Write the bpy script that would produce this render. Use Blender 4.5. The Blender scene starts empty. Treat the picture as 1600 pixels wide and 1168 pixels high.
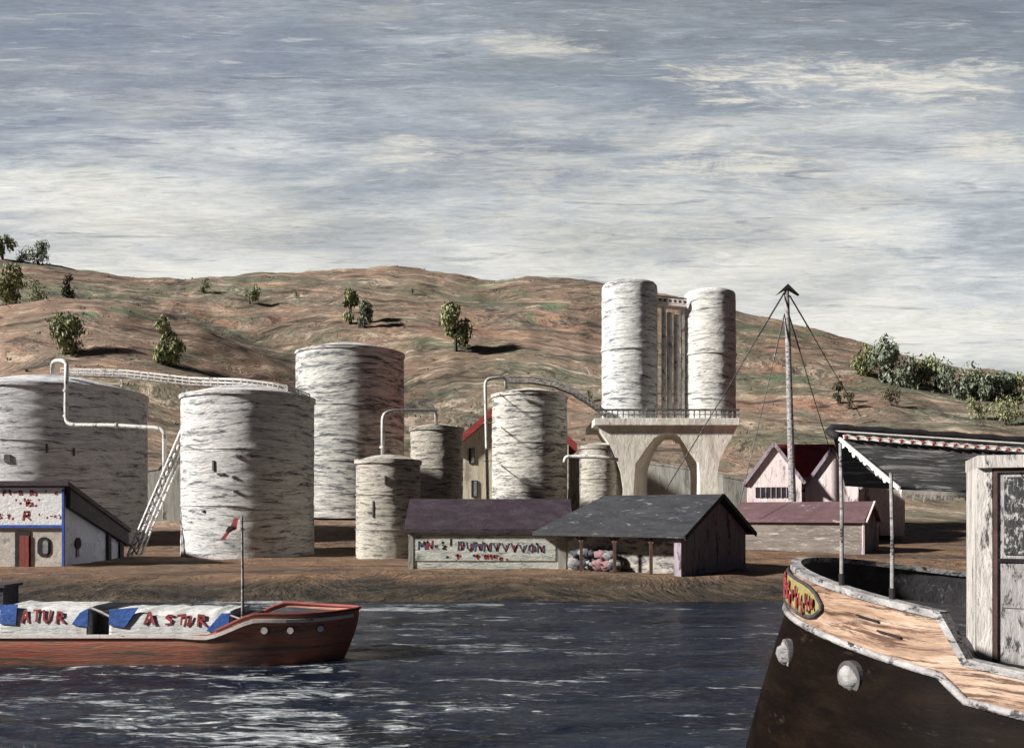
import bpy, math, random
from mathutils import Vector, Matrix, noise as mn
R = math.radians
random.seed(7)
sc = bpy.context.scene
F = 1400.0; EYE = 5.0
def P(px, py, d):                       # a point seen at photo pixel (px,py) standing d metres off
    return Vector(((px-800)*d/F, d, EYE-(py-800)*d/F))

# ------------------------------------------------------------ camera
cam = bpy.data.cameras.new('camera'); camo = bpy.data.objects.new('camera', cam)
sc.collection.objects.link(camo); sc.camera = camo
camo.location = (0, 0, EYE); camo.rotation_euler = (R(90), 0, 0)
cam.lens = 31.5; cam.sensor_width = 36; cam.shift_y = 0.135; cam.clip_end = 5000; cam.clip_start = .1

# ------------------------------------------------------------ node helpers
class NT:
    def __init__(s, tree): s.t = tree; s.n = tree.nodes; s.l = tree.links
    def new(s, typ, **k):
        n = s.n.new(typ)
        for a, b in k.items(): setattr(n, a, b)
        return n
    def put(s, sock, v):
        if isinstance(v, bpy.types.NodeSocket): s.l.new(v, sock)
        elif v is not None: sock.default_value = v
    def math(s, op, a, b=None, c=None, clamp=False):
        n = s.new('ShaderNodeMath', operation=op, use_clamp=clamp)
        for i, v in enumerate((a, b, c)):
            if v is not None: s.put(n.inputs[i], v)
        return n.outputs[0]
    def noise(s, vec, scale, detail=4, rough=.55, dist=0, lac=2.0):
        n = s.new('ShaderNodeTexNoise'); s.put(n.inputs['Vector'], vec)
        n.inputs['Scale'].default_value = scale; n.inputs['Detail'].default_value = detail
        n.inputs['Roughness'].default_value = rough; n.inputs['Distortion'].default_value = dist
        return n.outputs[0]
    def map(s, vec, scale=(1,1,1), rot=(0,0,0), loc=(0,0,0)):
        n = s.new('ShaderNodeMapping'); s.put(n.inputs[0], vec)
        n.inputs['Scale'].default_value = scale; n.inputs['Rotation'].default_value = rot; n.inputs['Location'].default_value = loc
        return n.outputs[0]
    def ramp(s, fac, stops, interp='LINEAR'):
        n = s.new('ShaderNodeValToRGB'); s.put(n.inputs[0], fac); cr = n.color_ramp; cr.interpolation = interp
        while len(cr.elements) < len(stops): cr.elements.new(.5)
        for e, (p, c) in zip(cr.elements, stops):
            e.position = p; e.color = (c, c, c, 1) if not hasattr(c, '__len__') else (*c[:3], 1)
        return n.outputs[0]
    def mix(s, fac, a, b, mode='MIX'):
        n = s.new('ShaderNodeMix', data_type='RGBA', blend_type=mode)
        s.put(n.inputs[0], fac)
        for i, v in ((6, a), (7, b)):
            if isinstance(v, tuple): v = (*v[:3], 1)
            s.put(n.inputs[i], v)
        return n.outputs[2]
    def smooth(s, v, a, b):
        n = s.new('ShaderNodeMapRange', interpolation_type='SMOOTHSTEP'); s.put(n.inputs[0], v)
        n.inputs[1].default_value = a; n.inputs[2].default_value = b; return n.outputs[0]
def hx(r, g, b):                        # sRGB 0-255 -> linear
    return tuple(((c/255)/12.92 if c/255 <= .04045 else ((c/255+.055)/1.055)**2.4) for c in (r, g, b))

# ------------------------------------------------------------ world: pale daylight under streaked grey cloud
SUN_EL, SUN_AZ = 28, 71                 # azimuth measured from the camera's back towards the left
sv = Vector((-math.cos(R(SUN_EL))*math.sin(R(SUN_AZ)), -math.cos(R(SUN_EL))*math.cos(R(SUN_AZ)), math.sin(R(SUN_EL))))
w = bpy.data.worlds.new('World'); sc.world = w; w.use_nodes = True
t = NT(w.node_tree); t.n.clear()
sky = t.new('ShaderNodeTexSky', sky_type='NISHITA', sun_disc=False, sun_elevation=R(SUN_EL), sun_rotation=math.atan2(sv.x, sv.y))
bg1 = t.new('ShaderNodeBackground'); t.put(bg1.inputs[0], sky.outputs[0]); bg1.inputs[1].default_value = .05
tc = t.new('ShaderNodeTexCoord').outputs['Generated']
sep = t.new('ShaderNodeSeparateXYZ'); t.put(sep.inputs[0], tc)
X, Y, Z = sep.outputs
Yc = t.math('MAXIMUM', Y, .15)
U = t.math('DIVIDE', X, Yc); V = t.math('DIVIDE', Z, Yc)
comb = t.new('ShaderNodeCombineXYZ'); t.put(comb.inputs[0], U); t.put(comb.inputs[1], V)
uv = comb.outputs[0]
big = t.noise(t.map(uv, (1.1, 3.4, 1), loc=(3, 1, 0)), 1.6, 5, .55, .6)
strk = t.noise(t.map(uv, (2.4, 14, 1), rot=(0, 0, R(9)), loc=(9, 2, 0)), 1.8, 8, .68, .5)
fine = t.noise(t.map(uv, (8, 60, 1), rot=(0, 0, R(-3))), 1.7, 7, .75, 1.2)
h = t.math('ADD', V, t.math('MULTIPLY', t.math('SUBTRACT', big, .5), .50))
h = t.math('ADD', h, t.math('MULTIPLY', t.math('SUBTRACT', strk, .5), .58))
h = t.math('ADD', h, t.math('MULTIPLY', t.math('SUBTRACT', fine, .5), .16))
h = t.math('ADD', h, t.math('MULTIPLY', U, .10))
base = t.ramp(h, [(.0, hx(226,224,216)), (.22, hx(232,231,225)), (.31, hx(212,215,216)), (.40, hx(178,185,191)), (.50, hx(150,158,168)), (.66, hx(126,133,144)), (1., hx(62,66,74))])
tint = t.noise(t.map(uv, (1.6, 6, 1), loc=(5, 5, 0)), 1.4, 4, .6, .4)
base = t.mix(t.math('MULTIPLY', t.smooth(tint, .48, .7), .45), base, hx(132,138,136))
base = t.mix(t.math('MULTIPLY', t.smooth(t.noise(t.map(uv, (1.3, 9, 1), loc=(1, 8, 0)), 1.7, 5, .6, .5), .44, .66), t.math('SUBTRACT', .42, t.math('MULTIPLY', U, .35))), base, hx(128,138,158))
rag = t.noise(t.map(uv, (3.2, 15, 1), rot=(0, 0, R(5)), loc=(2, 6, 0)), 3.0, 8, .75, .9)
edge = t.math('ADD', t.math('MULTIPLY', t.math('SUBTRACT', rag, .5), 7.0), t.math('MULTIPLY', t.math('SUBTRACT', fine, .5), 3.5))
def patch(px, py, sx, sy, a=1.0):
    u0, v0 = (px-800)/F, (800-py)/F
    uu = t.math('ADD', t.math('DIVIDE', t.math('SUBTRACT', U, u0), sx/F), t.math('MULTIPLY', t.math('SUBTRACT', big, .5), 1.2))
    vv = t.math('ADD', t.math('DIVIDE', t.math('SUBTRACT', V, v0), sy/F), t.math('MULTIPLY', t.math('SUBTRACT', strk, .5), 4.0))
    r = t.math('ADD', t.math('MULTIPLY', uu, uu), t.math('MULTIPLY', vv, vv))
    e = t.math('ADD', t.math('SUBTRACT', 1.2, r), edge)
    return t.math('MULTIPLY', t.smooth(e, -.3, 1.9), a)
tot = None
for a in [(1330,120,240,40,1), (840,72,90,20,.7), (1130,257,170,30,.85), (1540,235,120,30,.85), (640,238,80,24,.8), (880,250,190,50,.5), (225,168,90,26,.35), (1180,335,240,36,.5),
          (330,355,180,40,.5), (1250,420,200,50,.5), (1480,165,120,26,.4), (820,170,80,14,.35), (330,300,190,24,.35), (1000,420,260,40,.5), (980,330,330,60,.55), (1150,200,260,34,.4), (560,20,90,14,.25)]:
    m_ = patch(*a); tot = m_ if tot is None else t.math('MAXIMUM', tot, m_)
tot = t.math('MULTIPLY', tot, t.smooth(fine, .25, .55))
base = t.mix(t.math('MAXIMUM', patch(230, 110, 520, 110, .5), patch(620, 200, 300, 50, .4)), base, hx(134,141,158))
base = t.mix(patch(1050, 25, 560, 60, .5), base, hx(128,134,138))
base = t.mix(tot, base, hx(228,225,214))
wh = t.math('MULTIPLY', t.smooth(t.noise(t.map(uv, (5, 60, 1), rot=(0, 0, R(-9)), loc=(4, 4, 0)), 2.3, 6, .7, .6), .56, .68), .55)
base = t.mix(wh, base, hx(205,208,208))
dk = t.math('MULTIPLY', t.smooth(t.noise(t.map(uv, (3, 40, 1), rot=(0, 0, R(10)), loc=(7, 3, 0)), 2.1, 6, .7, .8), .57, .70), .55)
base = t.mix(dk, base, hx(104,112,130))
st2 = t.noise(t.map(uv, (5, 46, 1), rot=(0, 0, R(-6)), loc=(8, 1, 3)), 3.0, 8, .78, 2.2)
base = t.mix(1.0, base, t.ramp(st2, [(.30, .78), (.5, 1.0), (.70, 1.18)]), 'MULTIPLY')
dim = t.math('MULTIPLY', t.smooth(Y, .38, .78), t.math('SUBTRACT', 1, t.math('MULTIPLY', t.smooth(Z, .5, .8), .8)))   # unseen sky overhead, behind and beside darkened to cut fill on shaded sides
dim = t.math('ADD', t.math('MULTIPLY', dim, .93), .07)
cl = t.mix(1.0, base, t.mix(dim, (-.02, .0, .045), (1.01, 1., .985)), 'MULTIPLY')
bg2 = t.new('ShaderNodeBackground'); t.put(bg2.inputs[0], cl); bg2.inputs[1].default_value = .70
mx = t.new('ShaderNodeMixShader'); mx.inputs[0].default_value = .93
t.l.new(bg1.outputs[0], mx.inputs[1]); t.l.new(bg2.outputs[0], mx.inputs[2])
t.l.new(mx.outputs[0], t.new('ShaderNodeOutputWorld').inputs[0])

sl = bpy.data.lights.new('sun', 'SUN'); so = bpy.data.objects.new('sun', sl); sc.collection.objects.link(so)
sl.energy = 5.0; sl.angle = R(4.0); sl.color = (1, .965, .92)
so.rotation_euler = sv.to_track_quat('Z', 'Y').to_euler(); so.location = (-60, -20, 60)
sc.view_settings.view_transform = 'Standard'; sc.view_settings.look = 'None'; sc.view_settings.exposure = 0.65; sc.view_settings.gamma = 1
sc.render.engine = 'CYCLES'; sc.render.resolution_x = 1024; sc.render.resolution_y = 747

# ------------------------------------------------------------ materials
def paint(name, cols, stretch=(1,1,4), s=1.0, wear=None, wear_amt=.5, wear_s=1.0, wear_stretch=None, bump=.5, bs=6.0, bd=.05, rough=.75, var=.3, metal=0, spec=.4, rot=(0,0,0), wsoft=.035):
    m = bpy.data.materials.new(name); m.use_nodes = True; t = NT(m.node_tree); t.n.clear()
    out = t.new('ShaderNodeOutputMaterial'); b = t.new('ShaderNodeBsdfPrincipled'); t.l.new(b.outputs[0], out.inputs[0])
    co = t.new('ShaderNodeTexCoord').outputs['Object']
    wrp = t.new('ShaderNodeVectorMath', operation='ADD'); t.put(wrp.inputs[0], co)
    nz = t.new('ShaderNodeTexNoise'); t.put(nz.inputs['Vector'], co); nz.inputs['Scale'].default_value = s*.35; nz.inputs['Detail'].default_value = 2
    sb = t.new('ShaderNodeVectorMath', operation='SCALE'); t.put(sb.inputs[0], nz.outputs['Color']); sb.inputs['Scale'].default_value = .5/s
    t.put(wrp.inputs[1], sb.outputs[0])
    v = t.map(wrp.outputs[0], stretch, rot)
    n1 = t.noise(v, s, 6, .62, .3)
    k = len(cols); lo, hi = .33, .67
    c = t.ramp(n1, [(lo+(hi-lo)*i/max(1, k-1), col) for i, col in enumerate(cols)])
    n2 = t.noise(v, s*5.5, 6, .7, .4)
    if wear:
        wv = t.map(wrp.outputs[0], wear_stretch or stretch, rot, (4.1, 2.2, 7.7))
        wn = t.math('ADD', t.math('MULTIPLY', t.noise(wv, wear_s, 7, .7, .5), .72), t.math('MULTIPLY', t.noise(t.map(wrp.outputs[0], stretch, rot, (1, 9, 3)), wear_s*6, 6, .75), .28))
        th = .66-.28*wear_amt
        c = t.mix(t.smooth(wn, th-wsoft, th+wsoft), c, wear)
    vf = t.ramp(n2, [(.28, 1-var), (.72, 1+var*.6)])
    c = t.mix(1.0, c, vf, 'MULTIPLY')
    t.put(b.inputs['Base Color'], c)
    t.put(b.inputs['Roughness'], t.math('ADD', t.math('MULTIPLY', n2, .25), rough-.12))
    b.inputs['Metallic'].default_value = metal; b.inputs['Specular IOR Level'].default_value = spec
    if bump:
        bn = t.new('ShaderNodeBump'); bn.inputs['Strength'].default_value = bump; bn.inputs['Distance'].default_value = bd
        hh = t.math('ADD', t.math('MULTIPLY', t.noise(v, bs*.45, 4, .6, .8), .6), t.math('MULTIPLY', t.noise(v, bs*1.6, 6, .7, .5), .4))
        t.put(bn.inputs['Height'], hh); t.put(b.inputs['Normal'], bn.outputs[0])
    return m
TS = (1, 1, 5.5)
def tank_mat(name, c1, c2, wear, amt, s=.8):
    return paint(name, [c2, c1, c1], TS, .35*s, wear=tuple(x*1.2 for x in wear), wear_amt=amt+.05, wear_s=.42*s, wear_stretch=(1, 1, 8), bump=1.0, bs=2.4*s, bd=.27, rough=.8, var=.34, wsoft=.065)
M = {}
M['tank_a'] = tank_mat('white_tank_plaster', (.80,.80,.80), (.58,.585,.60), (.10,.105,.13), .31, .8)
M['tank_b'] = tank_mat('cream_white_tank_plaster', (.80,.785,.76), (.58,.57,.56), (.08,.082,.095), .33, .95)
M['tank_c'] = tank_mat('weathered_tall_tank_plaster', (.68,.665,.62), (.36,.36,.36), (.085,.09,.10), .42, .6)
M['tank_d'] = tank_mat('cream_small_tank_plaster', (.64,.60,.52), (.42,.395,.35), (.095,.085,.08), .36, 1.5)
M['tank_e'] = tank_mat('tan_small_tank_plaster', (.58,.54,.46), (.38,.35,.30), (.085,.075,.07), .36, 1.4)
M['tank_f'] = tank_mat('ivory_tank_plaster', (.72,.69,.62), (.46,.445,.41), (.07,.073,.08), .40, .9)
M['silo'] = tank_mat('silo_plaster', (.80,.80,.77), (.56,.565,.57), (.07,.08,.11), .33, 1.0)
M['silo_b'] = tank_mat('silo_cream_plaster', (.82,.80,.74), (.56,.55,.53), (.10,.105,.12), .32, 1.0)
M['pipe'] = paint('white_pipe_paint', [(.62,.6,.57), (.75,.73,.70)], (1,1,1), 2, wear=(.12,.11,.11), wear_amt=.36, wear_s=1.6, bump=.4, bs=5, rough=.6)
M['dark_metal'] = paint('dark_grey_metal', [(.05,.05,.055), (.11,.105,.10)], (1,1,1), 2, wear=(.45,.44,.42), wear_amt=.25, wear_s=2, bump=.4, bs=5, rough=.6)
M['concrete'] = paint('cream_concrete', [(.58,.54,.46), (.74,.70,.61), (.82,.79,.71)], (1,1,.35), .5, wear=(.22,.19,.15), wear_amt=.22, wear_s=.8, bump=.7, bs=2.2, bd=.2, rough=.85)
M['inner_concrete'] = M['concrete']
M['wall_grey'] = paint('grey_green_wall', [(.27,.27,.24), (.38,.37,.33)], (1.5,1,.2), .6, wear=(.16,.155,.14), wear_amt=.35, wear_s=.5, bump=.6, bs=2, bd=.1)
M['wall_brown'] = paint('brown_grey_store_wall', [(.12,.10,.09), (.24,.20,.17)], (.7,.7,4), .9, wear=(.42,.38,.34), wear_amt=.3, wear_s=1.2, bump=.8, bs=3, bd=.1)
M['hut_white'] = paint('hut_white_boards', [(.84,.84,.84), (.92,.91,.90)], (1,1,2), 2.2, wear=(.5,.52,.55), wear_amt=.1, wear_s=1.5, bump=.9, bs=4, bd=.1)
M['hut_beige'] = paint('hut_beige_render', [(.50,.45,.40), (.64,.59,.52)], (1,1,1.5), 1.2, wear=(.25,.23,.22), wear_amt=.26, wear_s=1.3, bump=.7, bs=3, bd=.08)
M['hut_lilac'] = paint('hut_pale_blue_render', [(.60,.66,.85), (.74,.80,.92)], (1,1,.8), .9, wear=(.24,.26,.36), wear_amt=.22, wear_s=.9, bump=.8, bs=3, bd=.08)
M['roof_plum'] = paint('dark_plum_roof', [(.028,.020,.026), (.048,.030,.042), (.062,.050,.062)], (1,1,3), .8, wear=(.03,.022,.03), wear_amt=.35, wear_s=1, bump=.8, bs=4, bd=.12)
M['roof_navy'] = paint('dark_navy_brown_roof', [(.03,.032,.06), (.07,.055,.06)], (1,1,1.5), .8, wear=(.10,.08,.08), wear_amt=.3, wear_s=1, bump=.8, bs=4, bd=.12)
M['roof_slate'] = paint('dark_slate_roof', [(.025,.025,.03), (.055,.055,.062)], (.7,.7,4), .7, wear=(.24,.24,.235), wear_amt=.22, wear_s=1.2, bump=.9, bs=3, bd=.15)
M['roof_red'] = paint('red_tile_roof', [(.24,.04,.035), (.46,.06,.055)], (1,1,3), 1, wear=(.10,.05,.06), wear_amt=.35, wear_s=.8, bump=.8, bs=4, bd=.12)
M['roof_mauve'] = paint('mauve_red_roof', [(.11,.06,.065), (.155,.09,.10)], (.7,.7,3), .8, wear=(.34,.29,.29), wear_amt=.22, wear_s=.6, bump=.7, bs=3, bd=.1)
M['blue'] = paint('blue_trim_paint', [(.02,.06,.30), (.05,.13,.48)], (1,1,1), 3, bump=.5, bs=6)
M['red_door'] = paint('brick_red_door_paint', [(.20,.035,.03), (.30,.06,.05)], (2,2,.5), 2, bump=.6, bs=6)
M['black'] = paint('black_brown_paint', [(.012,.010,.012), (.035,.03,.032)], (1,1,1), 2, bump=.5, bs=4, spec=.3)
M['glass'] = paint('dull_window_glass', [(.02,.022,.03), (.07,.075,.09)], (1,1,1), 2, bump=.2, rough=.3)
M['green_white'] = paint('pale_green_wall_boards', [(.40,.43,.38), (.60,.62,.55), (.70,.70,.64)], (1,1,5), .8, wear=(.19,.22,.21), wear_amt=.36, wear_s=.9, bump=1, bs=3, bd=.12)
M['shed_wall'] = paint('cream_shed_wall', [(.26,.24,.23), (.46,.43,.36)], (1,1,3), 1, wear=(.10,.095,.10), wear_amt=.5, wear_s=1.2, bump=1, bs=3, bd=.12)
M['shed_gable'] = paint('plum_grey_boards', [(.24,.20,.24), (.36,.30,.34)], (2,2,.5), .8, wear=(.07,.055,.07), wear_amt=.35, wear_s=.7, bump=.8, bs=3, bd=.1)
M['post'] = paint('rust_brown_post', [(.06,.035,.03), (.13,.07,.055)], (1,1,1), 3, bump=.5, bs=5)
M['house_cream'] = paint('cream_house_render', [(.50,.45,.34), (.66,.60,.47)], (2,2,.25), .7, wear=(.33,.29,.22), wear_amt=.25, wear_s=.7, bump=.7, bs=2, bd=.1)
M['house_pink'] = paint('pinkish_house_render', [(.66,.55,.54), (.86,.75,.73)], (1.5,1.5,.3), .8, wear=(.22,.18,.20), wear_amt=.33, wear_s=.8, bump=.7, bs=2, bd=.1)
M['tan_wood'] = paint('tan_bulwark_planks', [(.18,.10,.065), (.38,.25,.17), (.56,.42,.32)], (.6,.6,6), 1.6, wear=(.10,.05,.03), wear_amt=.46, wear_s=1.9, wear_stretch=(.5,.5,9), bump=.8, bs=7, bd=.03, rough=.6, rot=(0,R(6),0))
M['hull_black'] = paint('black_brown_hull_paint', [(.003,.0018,.0014), (.006,.0032,.002), (.012,.007,.0045)], (.8,.8,3), 1.3, wear=(.03,.02,.014), wear_amt=.14, wear_s=1.4, bump=.6, bs=9, bd=.02, rough=.6, spec=.06, rot=(0,R(-20),0))
M['rail_grey'] = paint('grey_white_rail', [(.20,.19,.19), (.48,.46,.45)], (1,1,2), 3, wear=(.04,.038,.04), wear_amt=.42, wear_s=3, bump=.9, bs=12, bd=.03)
M['deck_dark'] = paint('dark_deck_paint', [(.035,.032,.036), (.075,.068,.075)], (1,1,1), 2, wear=(.19,.18,.18), wear_amt=.22, wear_s=2.2, bump=.8, bs=9, bd=.03)
M['canvas_dark'] = paint('black_awning_canvas', [(.022,.022,.024), (.075,.07,.072)], (.5,.5,7), 1.5, wear=(.26,.25,.24), wear_amt=.40, wear_s=2.2, wear_stretch=(.6,.6,12), bump=.9, bs=8, bd=.04)
M['scallop'] = paint('cream_scallop_cloth', [(.74,.70,.63), (.88,.85,.79)], (1,1,1), 4, bump=.6, bs=9, bd=.02)
M['red'] = paint('red_paint', [(.22,.03,.035), (.38,.06,.065)], (1,1,1), 4, bump=.4, bs=8, bd=.02)
M['ink_blue'] = paint('slate_blue_lettering', [(.05,.07,.12), (.11,.15,.22)], (1,1,1), 4, bump=.3, bs=8, bd=.02)
M['yellow'] = paint('mustard_name_board', [(.20,.18,.06), (.34,.28,.12)], (1,1,1), 9, bump=.6, bs=12, bd=.02)
M['cabin'] = paint('weathered_white_cabin', [(.36,.34,.32), (.60,.56,.52), (.68,.64,.60)], (3,3,.5), 2, wear=(.07,.06,.06), wear_amt=.34, wear_s=2.6, wear_stretch=(3,3,.7), bump=.9, bs=10, bd=.03)
M['door_worn'] = paint('peeling_grey_door', [(.30,.28,.28), (.52,.50,.49)], (3,3,.6), 3, wear=(.05,.05,.055), wear_amt=.36, wear_s=4, wear_stretch=(3,3,1.2), bump=.9, bs=14, bd=.02)
M['glass_worn'] = paint('streaked_black_glass', [(.02,.02,.022), (.07,.07,.072)], (4,4,1), 3, wear=(.48,.46,.45), wear_amt=.42, wear_s=6, wear_stretch=(4,4,2.2), bump=.8, bs=14, bd=.02)
M['barge_red'] = paint('rust_red_barge_hull', [(.30,.17,.12), (.46,.20,.13), (.60,.14,.10)], (.35,.35,4), 1.1, wear=(.20,.14,.10), wear_amt=.45, wear_s=.9, wear_stretch=(.35,.35,5), bump=.8, bs=5, bd=.05, rough=.6)
M['barge_rail'] = paint('red_bow_rail', [(.20,.05,.04), (.34,.08,.065)], (.6,.6,2), 3, bump=.6, bs=8, bd=.02)
M['stripe'] = paint('pinkish_white_stripe', [(.70,.58,.53), (.88,.83,.79)], (.6,.6,2), 3, wear=(.12,.07,.06), wear_amt=.2, wear_s=2, bump=.7, bs=8, bd=.02)
M['tarp'] = paint('white_tarpaulin', [(.60,.60,.58), (.78,.775,.75)], (.5,.5,4), 2.2, wear=(.30,.31,.31), wear_amt=.28, wear_s=2.4, wear_stretch=(.5,.5,6), bump=1, bs=7, bd=.06)
M['blue_tarp'] = paint('royal_blue_tarpaulin', [(.02,.07,.26), (.045,.14,.46)], (1,1,1.4), 2.4, wear=(.20,.32,.60), wear_amt=.16, wear_s=4, bump=.9, bs=7, bd=.05, rot=(0,R(35),0))
M['teal'] = paint('pale_teal_cloth', [(.35,.45,.42), (.5,.55,.52)], (1,1,1), 5, bump=.3)
M['bark'] = paint('grey_brown_bark', [(.03,.024,.02), (.08,.06,.05)], (2,2,.5), 1, bump=.8, bs=4)
M['sack'] = paint('grey_sack_cloth', [(.14,.14,.145), (.32,.32,.32)], (1,1,1), 3, bump=.8, bs=7)
M['sack_dark'] = paint('dark_sack_cloth', [(.03,.035,.045), (.08,.085,.10)], (1,1,1), 3, bump=.8, bs=7)
M['sack_pink'] = paint('faded_red_sack_cloth', [(.20,.09,.10), (.30,.19,.19)], (1,1,1), 3, bump=.8, bs=7)
def leafmat(name, a, b, c):
    m = bpy.data.materials.new(name); m.use_nodes = True; t = NT(m.node_tree); bs = t.n['Principled BSDF']
    co = t.new('ShaderNodeTexCoord').outputs['Object']
    n1 = t.noise(co, .9, 3, .6); n2 = t.noise(co, 6, 2, .5)
    c_ = t.ramp(t.math('ADD', t.math('MULTIPLY', n1, .55), t.math('MULTIPLY', n2, .45)), [(.36, a), (.5, b), (.62, c)])
    t.put(bs.inputs['Base Color'], c_); bs.inputs['Roughness'].default_value = .7; bs.inputs['Specular IOR Level'].default_value = .25
    return m
M['leaf'] = leafmat('olive_green_leaves', (.07,.08,.045), (.20,.22,.11), (.46,.48,.25))
M['leaf_blue'] = leafmat('blue_green_leaves', (.05,.06,.048), (.15,.18,.125), (.38,.42,.31))
M['leaf_brown'] = leafmat('brown_green_leaves', (.04,.035,.025), (.10,.09,.06), (.17,.14,.09))

# ground material
def ground_mat():
    m = bpy.data.materials.new('scrub_hillside_earth'); m.use_nodes = True; t = NT(m.node_tree); b = t.n['Principled BSDF']
    g = t.new('ShaderNodeTexCoord').outputs['Object']
    sp = t.new('ShaderNodeSeparateXYZ'); t.put(sp.inputs[0], g)
    nz = t.new('ShaderNodeTexNoise'); t.put(nz.inputs['Vector'], g); nz.inputs['Scale'].default_value = .018; nz.inputs['Detail'].default_value = 3
    sb = t.new('ShaderNodeVectorMath', operation='SCALE'); t.put(sb.inputs[0], nz.outputs['Color']); sb.inputs['Scale'].default_value = 34
    ad = t.new('ShaderNodeVectorMath', operation='ADD'); t.put(ad.inputs[0], g); t.put(ad.inputs[1], sb.outputs[0]); v = ad.outputs[0]
    vs = t.map(v, (.4, .3, 2.6))
    n1 = t.noise(vs, .035, 6, .62, .4); n2 = t.noise(vs, .16, 6, .7, .5); n3 = t.noise(t.map(v, (1, .7, 5)), .55, 5, .7, .4)
    hill = t.ramp(n1, [(.30, hx(100,102,90)), (.42, hx(128,117,102)), (.50, hx(152,126,108)), (.58, hx(128,114,100)), (.68, hx(100,106,92))])
    ng = t.noise(t.map(v, (.6, .5, 1.6), loc=(60, 9, 2)), .032, 5, .6, .3)
    hill = t.mix(t.math('MULTIPLY', t.smooth(ng, .45, .62), .6), hill, hx(100,110,90))
    nt = t.noise(t.map(v, (.5, .4, 2.2), loc=(9, 90, 2)), .05, 5, .65, .3)
    hill = t.mix(t.math('MULTIPLY', t.smooth(nt, .56, .66), .65), hill, hx(174,132,110))
    hill = t.mix(t.math('MULTIPLY', t.smooth(n2, .535, .61), .85), hill, hx(78,70,65))
    hill = t.mix(t.math('MULTIPLY', t.smooth(n2, .455, .38), .7), hill, hx(196,176,156))
    n4 = t.noise(t.map(v, (.35, .3, 3.4), loc=(50, 5, 20)), .30, 6, .75, 1.0)
    hill = t.mix(t.math('MULTIPLY', t.smooth(n4, .60, .66), .75), hill, hx(212,192,172))
    hill = t.mix(t.math('MULTIPLY', t.smooth(n4, .41, .36), .7), hill, hx(60,58,54))
    em = t.noise(t.map(v, (.5, .4, 1.6), loc=(19, 30, 12)), .075, 4, .6, .3)
    hill = t.mix(t.math('MULTIPLY', t.smooth(em, .62, .67), .6), hill, hx(84,116,86))
    flat = t.ramp(t.noise(t.map(v, (.35, 1.1, 1)), .16, 6, .68, .5), [(.32, hx(72,66,66)), (.44, hx(102,84,72)), (.54, hx(132,104,82)), (.64, hx(94,88,78)), (.72, hx(164,144,124))])
    bank = t.ramp(t.noise(t.map(v, (.5, 1.2, 3)), .5, 6, .7, .5), [(.33, hx(34,34,36)), (.48, hx(66,60,52)), (.58, hx(88,74,60)), (.7, hx(52,60,54))])
    flat = t.mix(t.smooth(t.math('ADD', sp.outputs[1], t.math('MULTIPLY', n2, 6)), 61, 56), flat, bank)
    c = t.mix(t.smooth(t.math('ADD', sp.outputs[1], t.math('MULTIPLY', n1, 60)), 130, 165), flat, hill)
    c = t.mix(1.0, c, t.ramp(n3, [(.3, .60), (.5, 1.0), (.7, 1.5)]), 'MULTIPLY')
    t.put(b.inputs['Base Color'], c); b.inputs['Roughness'].default_value = .9; b.inputs['Specular IOR Level'].default_value = .2
    bn = t.new('ShaderNodeBump'); bn.inputs['Strength'].default_value = 1; bn.inputs['Distance'].default_value = .8
    t.put(bn.inputs['Height'], t.math('ADD', t.math('MULTIPLY', n2, 1.2), t.math('MULTIPLY', n3, .5))); t.put(b.inputs['Normal'], bn.outputs[0])
    return m
def water_mat():
    m = bpy.data.materials.new('dark_choppy_river_water'); m.use_nodes = True; t = NT(m.node_tree); b = t.n['Principled BSDF']
    g = t.new('ShaderNodeTexCoord').outputs['Object']
    n1 = t.noise(t.map(g, (.35, 1.2, 1)), .35, 5, .6, .5)
    c = t.ramp(n1, [(.35, (.006,.008,.012)), (.48, (.008,.014,.032)), (.58, (.024,.031,.044)), (.70, (.010,.020,.050))])
    # wind-blown foam streaks lie where the river is open in the foreground
    sp = t.new('ShaderNodeSeparateXYZ'); t.put(sp.inputs[0], g)
    zone = t.noise(t.map(g, (.14, .42, 1), loc=(3.3, 7, 0)), 1.0, 4, .6, .8)
    lanes = t.noise(t.map(g, (.9, 5.4, 1), rot=(0, 0, R(3))), 1.0, 9, .78, .6)
    th = t.math('ADD', t.math('MULTIPLY', zone, .62), t.math('MULTIPLY', lanes, .62))
    far = t.smooth(sp.outputs[1], 38, 19)
    lft = t.smooth(sp.outputs[0], 6, -9)
    th = t.math('ADD', th, t.math('MULTIPLY', t.math('ADD', t.math('MULTIPLY', far, .047), t.math('MULTIPLY', lft, .05)), 1))
    dash = t.noise(t.map(g, (1.6, 9, 1), rot=(0, 0, R(-2)), loc=(5, 3, 0)), 1.3, 6, .7, .8)
    foam = t.math('MAXIMUM', t.smooth(th, .715, .75), t.math('MULTIPLY', t.smooth(dash, .60, .68), .42))
    fc = t.ramp(t.noise(t.map(g, (1, 5, 1)), 2.0, 4, .6), [(.38, (.14,.16,.20)), (.5, (.38,.41,.44)), (.62, (.78,.78,.75))])
    c = t.mix(foam, c, fc)
    t.put(b.inputs['Base Color'], c)
    t.put(b.inputs['Roughness'], t.math('ADD', .16, t.math('MULTIPLY', foam, .5)))
    b.inputs['IOR'].default_value = 1.33; b.inputs['Specular IOR Level'].default_value = .3
    bn = t.new('ShaderNodeBump'); bn.inputs['Strength'].default_value = .9; bn.inputs['Distance'].default_value = .22
    t.put(bn.inputs['Height'], t.math('ADD', t.noise(t.map(g, (.8, 2.4, 1)), 1.6, 6, .65, .7), t.math('MULTIPLY', foam, .2))); t.put(b.inputs['Normal'], bn.outputs[0])
    return m
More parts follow.
